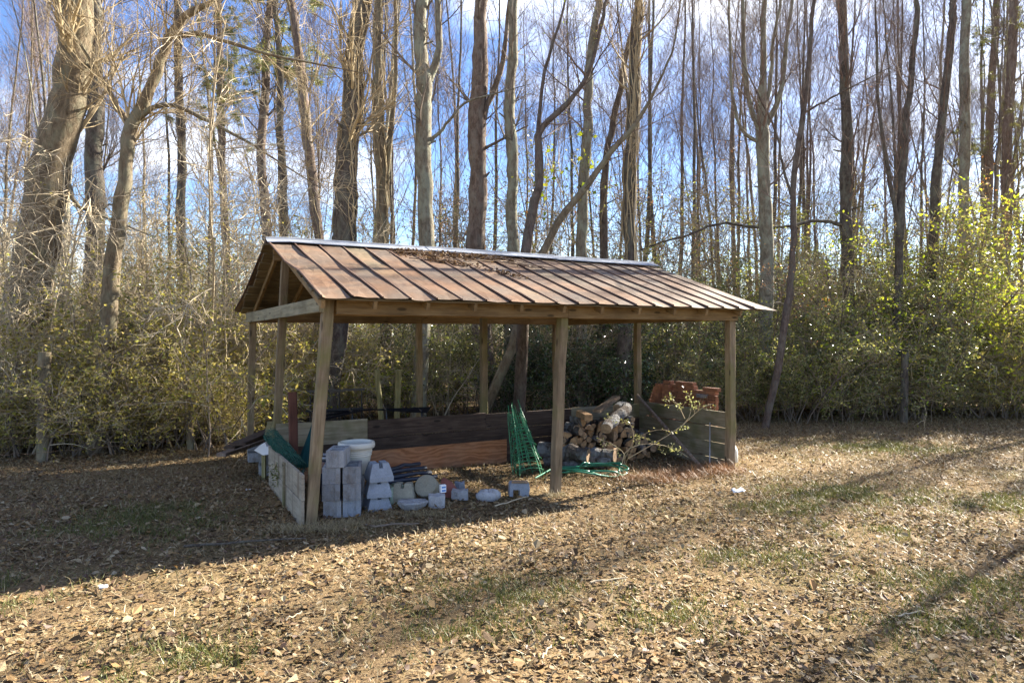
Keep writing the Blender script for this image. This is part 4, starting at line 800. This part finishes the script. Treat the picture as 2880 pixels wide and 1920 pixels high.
special('leafy_limb_tree', 'dark trunk with a long low limb reaching toward the roof end', [(1945, 760, 28), (1946, 560, 26), (1944, 380, 25), (1940, 200, 22), (1934, 0, 18)], 18.5, 'bark_dark', 'twig_red', limbs=[[(1942, 520, 9), (1880, 505, 8), (1810, 520, 7), (1730, 522, 6.5), (1660, 508, 6), (1590, 538, 5), (1500, 560, 4), (1420, 590, 3)]], nl=14, n2=140, n3=420, lift=.1, leafmat='leaf_rust', nleaf=260)
special('slim_tree', 'forking slim trunk rising behind the green thicket', [(2062, 760, 20), (2066, 520, 18), (2082, 330, 16), (2100, 160, 13), (2110, 0, 11)], 17.5, 'bark_dark', 'twig_red', limbs=[[(2066, 520, 10), (2040, 400, 9), (2022, 240, 7), (2010, 60, 5)]], nl=14, n2=120, n3=380, lift=.15)
special('slim_tree', 'leaning straight stem above the bright green thicket', [(2128, 720, 22), (2148, 480, 20), (2164, 280, 18), (2184, 80, 16), (2192, 0, 15)], 19, 'bark_dark', 'twig_red', nl=12, lift=.12)
special('lichen_trunk_tree', 'straight lichen grey trunk over the thicket near the pines', [(2214, 720, 25), (2217, 480, 23), (2216, 240, 21), (2224, 0, 19)], 22.5, 'bark_pale', 'twig_brown', nl=8)
special('pine_tree', 'pine with loose needle tufts at the photo\'s far right', [(2300, 760, 24), (2312, 480, 22), (2320, 240, 20), (2330, 0, 17)], 30, 'bark_pine', 'twig_brown', nl=24, n2=140, n3=300, lift=.0, leafmat='needles', needles=17000, fmin=.3)
special('pine_tree', 'thinner pine left of the far right pine', [(2262, 760, 20), (2268, 480, 18), (2278, 200, 16), (2290, 0, 14)], 33, 'bark_pine', 'twig_brown', nl=20, n2=110, n3=240, lift=.0, leafmat='needles', needles=11000, fmin=.4)
special('pine_tree', 'tall pine with pale needle tufts behind the slim pine', [(520, 640, 18), (512, 400, 17), (505, 150, 15), (500, 0, 13)], 26, 'bark_pine', 'twig_brown', nl=26, n2=150, n3=320, lift=.0, leafmat='needles', needles=17000, fmin=.35)

# bright vine leaves climbing the lichen spotted trunk
tv = next(o for o in COL.objects if 'yellow-green vine leaves' in o.get('label', '')); r = np.random.default_rng(3); ps = []
for (x, y, sx, sy, n) in ((1345, 365, 8, 20, 16), (1290, 395, 45, 14, 22), (1240, 415, 14, 35, 20), (1250, 350, 10, 30, 8), (1350, 300, 6, 8, 5), (1235, 470, 10, 25, 10), (1330, 430, 40, 12, 8)):
    for _ in range(n): ps.append(at((x + r.normal(0, sx)) * K, (y + r.normal(0, sy)) * K, 16.3 + r.normal(0, .15)) - tv.location)
g = Geo(); leaves(g, r, np.array([tuple(p) for p in ps]), .13, .8, .5); g.obj('vine_leaves', 'leaf_yellow', next(c for c in tv.children if c.name.startswith('trunk')))
# generic slender trees, eight shapes copied through the woods
def slender(seed, H, r0, tm, bm_, bushy, lift):
    r = np.random.default_rng(seed); n = 22; P = np.zeros((1, n, 3)); P[0, :, 2] = np.linspace(-.1, H, n); sw = np.cumsum(np.cumsum(r.normal(0, .017, (n, 2)), 0) * .85 + r.normal(0, .03, (n, 2)), 0); P[0, :, :2] = sw + np.outer(np.linspace(0, 1, n), r.normal(0, .5, 2))
    R = .72 * r0 * np.linspace(1, .18, n)[None]; R[0, 0] *= 1.3
    gT = Geo(); gT.smooth = True; tubes(gT, P, R, 8); gC = Geo()
    if r.random() < .6:
        F1, RF = kids(r, P, R, 2, .25, .5, .2, .4, H * .45, H * .6, 12, .05, .12, .55, .02); tubes(gT, F1, RF, 6)
        C0, R0 = kids(r, F1, RF, 8, .2, .95, .3, .7, H * .12, H * .25, 8, .09, lift, .3, .008, .2)
        C1, R1 = kids(r, P, R, 14, .3, .97, .35, .8, H * .14, H * .3, 8, .09, lift, .21, .008, .2); C1 = np.concatenate([C0, C1]); R1 = np.concatenate([R0, R1])
    else: C1, R1 = kids(r, P, R, 24, .25, .97, .35, .85, H * .12, H * .3, 8, .09, lift, .21, .008, .2)
    tubes(gC, C1, R1, 4); C2, R2 = kids(r, C1, R1, int(190 * bushy), .15, 1, .3, .8, .8, 2.4, 6, .12, lift * .8, .5, .005); tubes(gC, C2, R2, 3)
    C3, R3 = kids(r, C2, R2, int(1300 * bushy), .1, 1, .3, .9, .4, 1.3, 4, .15, lift * .6, .6, .0035); tubes(gC, C3, R3, 3)
    return gT.mesh('trunk', bm_), gC.mesh('crown', tm)
SL = [slender(100 + k, H, r0, tm, bm_, bu, li) for k, (H, r0, tm, bm_, bu, li) in enumerate([(19, .15, 'twig_red', 'bark_dark', 1.1, .14), (17, .11, 'twig_red', 'bark_red', 1.2, .16), (21, .17, 'twig_brown', 'bark_pale', .9, .12), (16, .10, 'twig_red', 'bark_dark', 1.2, .18),
        (18, .13, 'twig_brown', 'bark_oak', 1.0, .13), (20, .16, 'twig_red', 'bark_dark', 1.0, .15), (15, .09, 'twig_red', 'bark_red', 1.3, .18), (18, .12, 'twig_brown', 'bark_dark', 1.1, .14)])]
def put_tree(k, x, y, rz, sc, label, group):
    t_ = thing('slender_tree', label, 'tree', (x, y, 0), rz, group); t_.scale = (sc,) * 3
    link('trunk', SL[k][0], t_); link('crown', SL[k][1], t_)
rt = np.random.default_rng(5); used = []
def scatter(n, pa, pb, da, db, label, group, gap):
    c = 0; tries = 0
    while c < n and tries < 2000:
        tries += 1; px = rt.uniform(pa, pb); d = da + (db - da) * rt.random() ** .8
        if any(abs(px - q) < gap for q in used): continue
        used.append(px); c += 1; put_tree(int(rt.integers(0, 8)), (px - CX) / F * d, d, rt.uniform(0, 6.28), (.5 * d + rt.uniform(3.2, 5)) / 18, label, group)
scatter(13, -60, 900, 19, 36, 'slender bare tree in the woods behind the tan thicket', 'bare trees behind the tan thicket', 26)
scatter(8, 900, 1780, 22, 38, 'slender bare tree in the woods behind the shed roof', 'bare trees behind the shed', 26)
scatter(28, 1780, 2960, 21, 42, 'slender bare tree in the woods behind the green thicket', 'bare trees behind the green thicket', 16)
scatter(10, -60, 900, 36, 60, 'thin far tree glimpsed between trunks above the tan thicket', 'far thin trees above the tan thicket', 7)
scatter(12, 900, 1900, 36, 60, 'thin far tree glimpsed between trunks above the roof', 'far thin trees above the roof', 7)
scatter(18, 1900, 2960, 36, 60, 'thin far tree glimpsed between trunks above the green thicket', 'far thin trees above the green thicket', 7)
# woods carry on past the frame on the sun side; their shadows stripe the yard
for k in range(9):
    y = rt.uniform(9, 30); x = .80 * y + rt.uniform(3.5, 20); put_tree(int(rt.integers(0, 8)), x, y, rt.uniform(0, 6.28), rt.uniform(.85, 1.1), 'slender bare tree whose shadow stripes the sunny yard', 'bare trees beyond the yard')

pine_ = next(o for o in COL.objects if o.name == 'pine_tree')
for (x, y, sc) in ((27, 17.5, 1.1), (25, 21.2, 1.05), (29, 13, 1.1)): copy_thing(pine_, (x, y, 0), x * 1.7, sc, 'pine whose crown shades the sunny yard in patches', 'pines beyond the yard')
for (x, y) in ((16, 17.2), (19.6, 20.6), (18, 15.4), (23, 19.4), (19.4, 12.2), (15.4, 14.6)): put_tree(int(rt.integers(0, 8)), x, y, rt.uniform(0, 6.28), rt.uniform(.9, 1.1), 'slender bare tree whose shadow stripes the sunny yard', 'bare trees beyond the yard')
# bare saplings with tangled pale twigs
def sapling(seed, H, stems, tm, n1, n2, n3, lm=None, nl=0, spread=.35):
    r = np.random.default_rng(seed); st = np.c_[r.normal(0, .25, (stems, 2)), np.full(stems, -.05)]; dr = np.c_[r.normal(0, spread, (stems, 2)), np.ones(stems)]
    P = grow(r, st, dr, H * r.uniform(.5, 1, stems), 12, .08, .03); R = (.012 + .016 * r.random(stems))[:, None] * np.linspace(1, .25, 12)[None]
    g = Geo(); tubes(g, P, R, 5); gC = Geo()
    C1, R1 = kids(r, P, R, n1, .15, 1, .5, 1.3, .8, 2.0, 8, .16, .0, .6, .008); tubes(gC, C1, R1, 4)
    C2, R2 = kids(r, C1, R1, n2, .1, 1, .4, 1.2, .4, 1.1, 6, .2, -.02, .6, .006); tubes(gC, C2, R2, 3)
    C3, R3 = kids(r, C2, R2, n3, .1, 1, .4, 1.1, .15, .5, 4, .2, 0, .6, .0045); tubes(gC, C3, R3, 3)
    if nl: leaves(gC, r, along(r, C3, nl, .02), .055, .5, .3, mi=1)
    return g.mesh('stem', tm), gC.mesh('crown', [tm] + ([lm] if lm else []))
SAP = [sapling(201, 6.5, 7, 'twig_pale', 90, 480, 1300, 'leaf_left', 700), sapling(202, 5.5, 9, 'twig_tan', 110, 500, 1200, 'leaf_left', 1100), sapling(203, 7.5, 5, 'twig_pale', 100, 560, 1500), sapling(204, 4.5, 9, 'twig_tan', 110, 450, 1100, 'leaf_left', 1400),
       sapling(205, 6.0, 6, 'twig_brown', 80, 360, 800, 'leaf_rust', 1500), sapling(206, 6, 7, 'twig_tan', 80, 380, 800, 'leaf_right', 1500)]
def put_plant(name, mesh2, parts, x, y, rz, sc, label, cat, group, sz=None):
    t_ = thing(name, label, cat, (x, y, 0), rz, group); t_.scale = (sc, sc, sz or sc)
    for nm, me in zip(parts, mesh2): link(nm, me, t_)
for (px, d, k, sc) in [(60, 11.9, 0, .9), (300, 13.2, 1, .95), (640, 13.6, 2, .9), (420, 14.0, 2, 1), (840, 15.4, 1, 1.0), (240, 14.6, 0, 1.1), (960, 16.0, 0, .8), (150, 13.6, 2, 1.25), (560, 15, 2, 1.35)]:
    put_plant('bare_sapling', SAP[k], ('stem', 'crown'), (px - CX) / F * d, d, rt.uniform(0, 6.28), sc, 'tangled pale twiggy sapling in the tan thicket by the oak', 'sapling', 'twiggy saplings of the tan thicket')
for (px, d, k, sc) in [(1560, 16.8, 5, .8), (1640, 17.0, 0, .75), (1240, 16.4, 0, .6), (1420, 17.5, 5, .7)]:
    put_plant('bare_sapling', SAP[k], ('stem', 'crown'), (px - CX) / F * d, d, rt.uniform(0, 6.28), sc, 'thin twiggy sapling just behind the shed', 'sapling', 'twiggy saplings behind the shed')
for px in range(-40, 2940, 92):
    d = rt.uniform(18.5, 30); k = int(rt.choice([1, 3, 5, 4, 5]))
    put_plant('bare_sapling', SAP[k], ('stem', 'crown'), (px + rt.uniform(-30, 30) - CX) / F * d, d, rt.uniform(0, 6.28), rt.uniform(1.1, 1.7), 'hazy twiggy sapling between the trunks deeper in the woods', 'sapling', 'twiggy saplings deeper in the woods')
for (px, d, k, sc) in [(2120, 17, 4, .85), (2330, 18, 5, .9), (2500, 17.5, 4, .7), (1960, 18, 4, .9), (2250, 19, 5, 1.0)]:
    put_plant('bare_sapling', SAP[k], ('stem', 'crown'), (px - CX) / F * d, d, rt.uniform(0, 6.28), sc, ('russet leaved sapling rising from the green thicket' if k == 4 else 'thin green leaved sapling rising from the green thicket'), 'sapling', 'saplings of the green thicket')

# leafy shrubs
def shrub(seed, H, wid, stems, tm, lm, n1, n2, nl, ls, asp=.5, droop=.1):
    r = np.random.default_rng(seed); st = np.c_[r.normal(0, .22 * wid, (stems, 2)), np.full(stems, -.05)]; dr = np.c_[r.normal(0, .38 * wid, (stems, 2)), np.ones(stems)]
    P = grow(r, st, dr, H * r.uniform(.45, 1.05, stems), 10, .10, -.01); R = (.008 + .012 * r.random(stems))[:, None] * np.linspace(1, .3, 10)[None]
    g = Geo(); tubes(g, P, R, 4); gC = Geo()
    C1, R1 = kids(r, P, R, n1, .22, 1, .5, 1.4, .45, 1.2, 7, .16, .0, .6, .005); tubes(g, C1, R1, 3, mi=1)
    C2, R2 = kids(r, C1, R1, n2, .1, 1, .4, 1.3, .2, .6, 4, .2, -.02, .6, .0035); tubes(g, C2, R2, 3, mi=1)
    ps = along(r, np.concatenate([C2]), nl, .035, .05); ps = ps[ps[:, 2] > .02]; leaves(gC, r, ps, ls, asp, droop)
    return g.mesh('stem', ['twig_brown', tm]), gC.mesh('foliage', lm)
LB = [shrub(301, 2.7, 1.0, 16, 'twig_pale', 'leaf_left', 150, 900, 3800, .066), shrub(302, 3.2, .9, 11, 'twig_pale', 'leaf_left', 130, 800, 4200, .06), shrub(303, 2.2, 1.2, 16, 'twig_pale', 'leaf_left', 150, 900, 3800, .066), shrub(304, 1.6, 1.1, 14, 'twig_tan', 'leaf_left', 120, 600, 2800, .062)]
RB = [shrub(311, 3.2, 1.1, 12, 'twig_tan', 'leaf_right', 130, 800, 5200, .07), shrub(312, 4.2, 1.1, 11, 'twig_brown', 'leaf_right', 140, 900, 6500, .07), shrub(313, 5.2, 1.1, 11, 'twig_tan', 'leaf_right', 160, 1000, 7500, .074), shrub(314, 2.0, 1.3, 13, 'twig_tan', 'leaf_right', 120, 700, 4200, .068)]
EB = [shrub(321, 3.0, .9, 9, 'twig_brown', 'leaf_evergreen', 120, 800, 7000, .065, .5), shrub(322, 2.2, 1.1, 9, 'twig_brown', 'leaf_evergreen', 110, 600, 5000, .06, .5)]
YB = shrub(331, 2.6, .9, 9, 'twig_tan', 'leaf_yellow', 90, 460, 2200, .05)
PF = ('stem', 'foliage')
for i in range(27):                                              # left thicket, three ranks
    rank = i // 9; px = -90 + (i % 9) * 92 + rt.uniform(-25, 25); d0 = np.interp(px, [0, 330, 670, 800], [11.0, 11.6, 12.5, 13.8]); d = d0 + rank * 1.25 + rt.uniform(-.1, .5)
    k = int(rt.integers(0, 4)) if rank else int(rt.choice([0, 2, 3, 3]))
    put_plant('shrub', (LB[k] if rt.random() < .93 else RB[3]), PF, (px - CX) / F * d, d, rt.uniform(0, 6.28), rt.uniform(.65, 1.25) * (1 + .17 * rank), ['small leaved tan shrub at the sunny front edge of the thicket by the fence', 'yellow-green shrub in the middle of the tan thicket', 'tall thin shrub at the back of the tan thicket'][rank], 'shrub', ['front shrubs of the tan thicket', 'middle shrubs of the tan thicket', 'back shrubs of the tan thicket'][rank])
for (px, d, k, sc, lm) in [(760, 14.6, 0, 1, LB), (860, 15.2, 1, 1.05, LB), (960, 15.8, 0, 1.0, LB), (1060, 16.2, 0, .95, RB), (1150, 16.6, 3, 1.1, RB), (1240, 17.2, 1, .85, RB), (1330, 17.6, 0, 1.0, RB), (1880, 17, 1, .9, RB), (1120, 18.5, 1, 1.0, RB), (900, 18, 1, 1.2, LB), (1010, 17.8, 1, 1.1, LB), (1420, 19, 1, 1, RB), (1560, 19, 1, 1, RB), (1700, 19, 1, .95, RB)]:
    put_plant('shrub', lm[k], PF, (px - CX) / F * d, d, rt.uniform(0, 6.28), sc, 'leafy shrub in the shade behind the shed', 'shrub', 'shrubs behind the shed')
for j, (px, d, k, sc) in enumerate([(1500, 16.4, 0, .95), (1620, 16.0, 0, 1.05), (1720, 16.2, 0, 1.0), (1450, 16.6, 1, .9), (1560, 17.3, 0, 1.1), (1690, 17.2, 0, 1.15), (1790, 16.8, 1, 1.1)]):
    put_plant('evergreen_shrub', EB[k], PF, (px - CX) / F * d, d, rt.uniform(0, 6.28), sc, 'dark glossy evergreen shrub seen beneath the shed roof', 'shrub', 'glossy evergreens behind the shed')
for i in range(36):                                              # right thicket
    rank = i // 12; px = 1930 + (i % 12) * 92 + rt.uniform(-30, 30); d = 15.9 + rank * 1.4 + rt.uniform(-.1, .5) + .5 * (px > 2500)
    k = [int(rt.choice([0, 0, 3])), int(rt.choice([0, 1])), int(rt.choice([1, 2]))][rank]; sc = rt.uniform(.62, 1.2) * (1.25 if px > 2350 and rank else .92)
    put_plant('shrub', (RB[k] if rt.random() < .75 else LB[k % 3]), PF, (px - CX) / F * d, d, rt.uniform(0, 6.28), sc, ['arching green shrub at the shaded front edge of the thicket beyond the shed', 'green shrub in the middle of the thicket beyond the shed', 'tall green shrub at the back of the thicket beyond the shed'][rank], 'shrub', ['front shrubs of the green thicket', 'middle shrubs of the green thicket', 'back shrubs of the green thicket'][rank])
for (px, d, sc) in [(2050, 23, 1.6), (2200, 25, 1.7), (2330, 24, 1.8), (2480, 26, 1.9), (1900, 25, 1.5), (2640, 25, 1.7), (1500, 24, 1.3), (1300, 25, 1.4), (1700, 24, 1.3), (420, 20, 1.3), (800, 20, 1.4)]:
    put_plant('evergreen_shrub', RB[2], PF, (px - CX) / F * d, d, rt.uniform(0, 6.28), sc * .8, 'tall dim green understorey tree deep in the woods', 'shrub', 'green understorey deep in the woods')
for (px, d, sc) in [(820, 15.2, 1.1), (960, 16.2, 1.3), (1180, 17.0, 1.1), (2400, 18.5, 1.9), (2760, 18, 2.0), (2560, 18.6, 1.8), (2090, 16.6, 1.1), (2480, 17.4, 1.9), (2660, 17.8, 2.2), (2820, 17.2, 2.3), (2880, 18.4, 2.4), (2350, 17.6, 1.6)]:
    put_plant('shrub', YB, PF, (px - CX) / F * d, d, rt.uniform(0, 6.28), sc, 'bright yellow-green leaved shrub catching the sun at the woods edge', 'shrub', 'bright yellow-green shrubs')
# sapling with pale leaves before the firewood, fern on the side wall
r = np.random.default_rng(77); b0 = G(1748, 1326); t_ = thing('pale_sapling', 'low arching sapling with small pale leaves in front of the firewood', 'sapling', b0)
gd = [[(0, 0, 0), (.05, 0, .25), (-.15, 0, .42), (-.35, -.05, .50)], [(0, 0, 0), (.06, 0, .3), (.35, 0, .42), (.75, .05, .36), (1.0, 0, .22)], [(.05, 0, .2), (.2, .1, .5), (.1, .15, .75), (-.25, .1, .78)], [(0, 0, 0), (.3, .1, .5), (.62, .1, .62), (.8, .15, .55)], [(.1, 0, .2), (.9, -.05, .7), (1.05, 0, 1.0), (1.0, 0, 1.15)], [(.9, -.05, .7), (1.2, 0, .95), (1.4, .05, 1.02)], [(.95, 0, .8), (.85, 0, 1.0), (.75, 0, 1.08)]]
P = np.array([smooth_path(x, 10) for x in gd]); R = np.full((len(gd), 10), .007) * np.linspace(1, .5, 10); g = Geo(); tubes(g, P, R, 5); C, Rc = kids(r, P, R, 40, .25, 1, .5, 1.2, .12, .4, 5, .15, 0, .6, .003); tubes(g, C, Rc, 3); g.obj('stem', 'twig_tan', t_)
g = Geo(); leaves(g, r, along(r, C, 330, .015), .036, .55); leaves(g, r, along(r, P, 60, .02, .4), .036, .55); g.obj('foliage', 'sapling_leaf', t_)
fp = SW(-.11, 1.35, .45); t_ = thing('wall_fern', 'small green fern growing on the outer side wall', 'fern', fp); g = Geo(); ps = np.c_[r.normal(0, .03, 120), r.normal(0, .07, 120), r.uniform(-.28, .0, 120)]; ps += np.array(-SU)[None] * .01; leaves(g, r, ps, .05, .35, .3); g.obj('foliage', 'grass_green', t_)
g = Geo(); tubes(g, [(0, 0, -.3), (-.02, .02, -.15), (-.02, 0, 0)], [.003] * 3, 4); g.obj('stem', 'twig_tan', t_)

# far woods: one mass
r = np.random.default_rng(9); n = 190; d = r.uniform(44, 80, n); px = r.uniform(-250, 3130, n); B = np.c_[(px - CX) / F * d, d, np.zeros(n)]; H = r.uniform(8, 15, n)
P = grow(r, B, np.c_[r.normal(0, .04, (n, 2)), np.ones(n)], H, 8, .03, .02); R = r.uniform(.06, .14, n)[:, None] * np.linspace(1, .25, 8)[None]; g = Geo(); tubes(g, P, R, 4)
C1, R1 = kids(r, P, R, 2100, .2, 1, .4, .9, 1.5, 4, 5, .1, .12, .5, .025); tubes(g, C1, R1, 3); C2, R2 = kids(r, C1, R1, 14000, .1, 1, .3, .9, .8, 2.4, 3, .14, .08, .6, .016); tubes(g, C2, R2, 3)
tag(g.obj('distant_wood', 'twig_brown'), 'pale far bare woods seen between the trunks', kind='stuff')
g = Geo(); n = 40000; d = r.uniform(22, 48, n); px = r.uniform(-250, 3130, n); hmax = 1.0 + np.interp(d, [22, 30, 48], [3.0, 6.0, 8.5]) * vnoise(px / 60, d / 4, 1.7, 5); zz = r.random(n) ** 1.3 * hmax
leaves(g, r, np.c_[(px - CX) / F * d, d, zz], .19, .4, .1); tag(g.obj('undergrowth', 'leaf_right'), 'low brown and olive undergrowth deep in the woods', kind='stuff')

# ------------------------------------------------------------------ leaf litter, grass
r = np.random.default_rng(21)
def fallen(g, r, pos, size, mi=0, tilt=.35):
    n = len(pos); th = r.uniform(0, 6.28, n); nz = nrm(np.c_[r.normal(0, tilt, (n, 2)), np.ones(n)]); a = np.c_[np.cos(th), np.sin(th), np.zeros(n)]; a = nrm(a - (a * nz).sum(1, keepdims=True) * nz); b_ = np.cross(nz, a)
    s = (size * (.4 + r.random(n) ** 2 * 1.3))[:, None]; w_ = s * r.uniform(.22, .40, n)[:, None]; cu = s * r.uniform(-.08, .2, n)[:, None]; tp = s * r.uniform(-.12, .3, n)[:, None]
    V = np.stack([pos, pos + a * s * .3 + b_ * w_ * .8 + nz * cu, pos + a * s * .68 + b_ * w_ + nz * (cu * 1.2), pos + a * s + nz * tp, pos + a * s * .68 - b_ * w_ + nz * cu, pos + a * s * .3 - b_ * w_ * .8 + nz * cu * .9], 1)
    k = np.arange(n)[:, None] * 6; g.add(V, np.concatenate([k + [0, 3, 2, 1], k + [0, 5, 4, 3]]), mi=mi)
N0 = 470000; y = np.sqrt(r.uniform(3.2 ** 2, 19.5 ** 2, N0)); x = r.uniform(-.9, .9, N0) * (y + 1)
spots = [(2330, 1385, .9, .4), (2740, 1415, 1.2, .5), (2420, 1495, .6, .3), (2230, 1430, .7, .3), (20, 1660, .5, .3), (430, 1450, .9, .4), (2740, 1770, .7, .3), (1870, 1720, .5, .3), (1400, 1660, .8, .3), (1260, 1760, .6, .3), (560, 1860, .6, .25), (2500, 1260, 1.2, .5), (2680, 1650, .8, .3), (2120, 1560, .7, .25), (330, 1500, .8, .3)]
gp = np.zeros(N0)
for (a, b_, rx, ry) in spots: c = G(a, b_); gp = np.maximum(gp, np.exp(-(((x - c.x) / rx) ** 2 + ((y - c.y) / ry) ** 2)))
dens = np.interp(y, [3, 7, 12, 19], [.75, .62, .42, .26]) * (.35 + 1.0 * vnoise(x, y, .9, 3)) * (1 - .6 * gp) * (.35 + 1.2 * vnoise(x, y, .25, 8))
m_ = r.random(N0) < dens; P = np.c_[x[m_], y[m_], gz(x[m_], y[m_]) + r.random(m_.sum()) * .018]
near = P[:, 1] < 8.6; g = Geo(); fallen(g, r, P[near], .041, tilt=.26); leaves(g, r, P[~near], .045, .55, flat=.8)
tag(g.obj('leaf_litter', 'fallen_leaf'), 'dry tan oak leaves scattered over the yard', kind='stuff')
big = near & (r.random(len(P)) < .045); g = Geo(); fallen(g, r, P[big] + [.03, .02, .012], .066, tilt=.35); tag(g.obj('leaf_litter', 'fallen_leaf'), 'larger curled leaves lying on top in the front yard', kind='stuff')
m2 = r.random(N0) < dens * .25; P = np.c_[x[m2] + .1, y[m2], gz(x[m2], y[m2]) + r.random(m2.sum()) * .012]; g = Geo(); fallen(g, r, P, .043); tag(g.obj('leaf_litter', 'fallen_leaf_dark'), 'darker brown leaves among the tan ones over the yard', kind='stuff')
def blades(g, r, pos, h, wd, lean, mi=0):
    n = len(pos); a = nrm(np.c_[r.normal(0, lean, (n, 2)), np.ones(n)]); th = r.uniform(0, 6.28, n); b_ = np.c_[np.cos(th), np.sin(th), np.zeros(n)]; hh = (h * r.uniform(.4, 1.3, n))[:, None]; w_ = wd * .5
    bend = nrm(np.c_[r.normal(0, 1, (n, 2)), np.zeros(n)]) * hh * .35
    V = np.stack([pos - b_ * w_, pos + b_ * w_, pos + a * hh * .6 + b_ * w_ * .7, pos + a * hh + bend, pos + a * hh * .6 - b_ * w_ * .7], 1); k = np.arange(n)[:, None] * 5
    g.add(V, k + [0, 1, 2, 4], k + [4, 2, 3], mi=mi)
N1 = 110000; yy = np.sqrt(r.uniform(3.2 ** 2, 17 ** 2, N1)); xx = r.uniform(-.9, .9, N1) * (yy + 1); gq = np.zeros(N1)
for (a, b_, rx, ry) in spots: c = G(a, b_); gq = np.maximum(gq, np.exp(-(((xx - c.x) / rx) ** 2 + ((yy - c.y) / ry) ** 2)))
pr = .95 * gq * (.4 + vnoise(xx, yy, .3, 4)) + .22 * (vnoise(xx, yy, .8, 6) > .62) * (xx > -1) + .04; m3 = r.random(N1) < pr
# extra blades in each green patch
ex = []
for (a, b_, rx, ry) in spots:
    c = G(a, b_); n = int(2600 * rx * ry / .3); ex.append(np.c_[c.x + r.normal(0, rx * .6, n), c.y + r.normal(0, ry * .8, n)])
ex = np.concatenate(ex); ex = ex[vnoise(ex[:, 0], ex[:, 1], .22, 12) > .42]
P = np.concatenate([np.c_[xx[m3], yy[m3]], ex]); g = Geo(); blades(g, r, np.c_[P, gz(P[:, 0], P[:, 1]) - .005], .07, .007, .7); tag(g.obj('grass', 'grass_green'), 'thin green grass in patches between the leaves', kind='stuff')
m4 = r.random(N1) < 1.0 * (.35 + vnoise(xx, yy, 1.1, 9)); g = Geo(); blades(g, r, np.c_[xx[m4], yy[m4], gz(xx[m4], yy[m4]) - .004], .10, .0055, 1.7); tag(g.obj('grass', 'grass_dry'), 'dry straw coloured grass among the leaves', kind='stuff')
# dry clumps at the post feet
P = []
for (a, b_, rx, ry, n) in [(2010, 1330, .45, .22, 1500), (1900, 1345, .5, .15, 900), (1850, 1360, .4, .12, 500), (1770, 1350, .35, .12, 400)]:
    c = G(a, b_); P.append(np.c_[c.x + r.normal(0, rx * .5, n), c.y + r.normal(0, ry * .6, n), r.random(n) * .05])
g = Geo(); blades(g, r, np.concatenate(P), .17, .004, 1.3); tag(g.obj('pine_straw', 'pine_straw'), 'rusty pine straw heaped at the foot of the end corner post', kind='stuff')
P = []
for (a, b_, rx, ry, n) in [(890, 1490, .5, .12, 900), (1000, 1475, .4, .10, 600), (820, 1490, .3, .12, 400), (1560, 1395, .2, .08, 250), (1180, 1450, .5, .1, 500)]:
    c = G(a, b_); P.append(np.c_[c.x + r.normal(0, rx * .5, n), c.y + r.normal(0, ry * .6, n), np.zeros(n)])
g = Geo(); blades(g, r, np.concatenate(P), .10, .004, 1.1); tag(g.obj('grass', 'grass_dry'), 'greyish dry grass along the front of the shed', kind='stuff')
# leaves and twigs caught on the roof
n = 2300; u = r.uniform(1.65, 3.6, n); v_ = 2.18 - np.abs(r.normal(0, .17, n)) - .22 * (u - 1.65) / 2 * r.random(n); k = r.random(n) < .8
n2 = 350; u2 = 2.35 + r.normal(0, .22, n2); v2 = 1.52 + r.normal(0, .05, n2) - (u2 - 2.35) * .5; n3 = 160; u3 = r.normal(3.0, .12, n3); v3 = r.normal(1.0, .06, n3) - (u3 - 3) * .8
u = np.r_[u[k], u2, u3]; v_ = np.r_[v_[k], v2, v3]; keep = v_ < 2.2; u, v_ = u[keep], v_[keep]; zz = np.array([zs(q) for q in v_]) + .012 + r.random(len(u)) * .03
W = np.array(SO)[None] + u[:, None] * np.array(SU) + v_[:, None] * np.array(SV) + zz[:, None] * UP; g = Geo(); fallen(g, r, W, .042, tilt=.5)
for _ in range(26):
    a = np.array([r.uniform(1.7, 3.6), r.uniform(1.5, 2.15)]); th = r.uniform(-.7, .3); ln = r.uniform(.2, .7); q = np.stack([a + np.array([math.cos(th), math.sin(th)]) * ln * f for f in np.linspace(0, 1, 6)]) + r.normal(0, .012, (6, 2)); q[:, 1] = np.clip(q[:, 1], .5, 2.2)
    Pw = np.array([SW(a_, b_, zs(b_) + .035 + .02 * r.random()) for a_, b_ in q]); tubes(g, Pw, np.linspace(.008, .004, 6), 4)
tag(g.obj('roof_debris', 'fallen_leaf_dark'), 'drift of dead leaves and twigs below the ridge on the roof', kind='stuff')
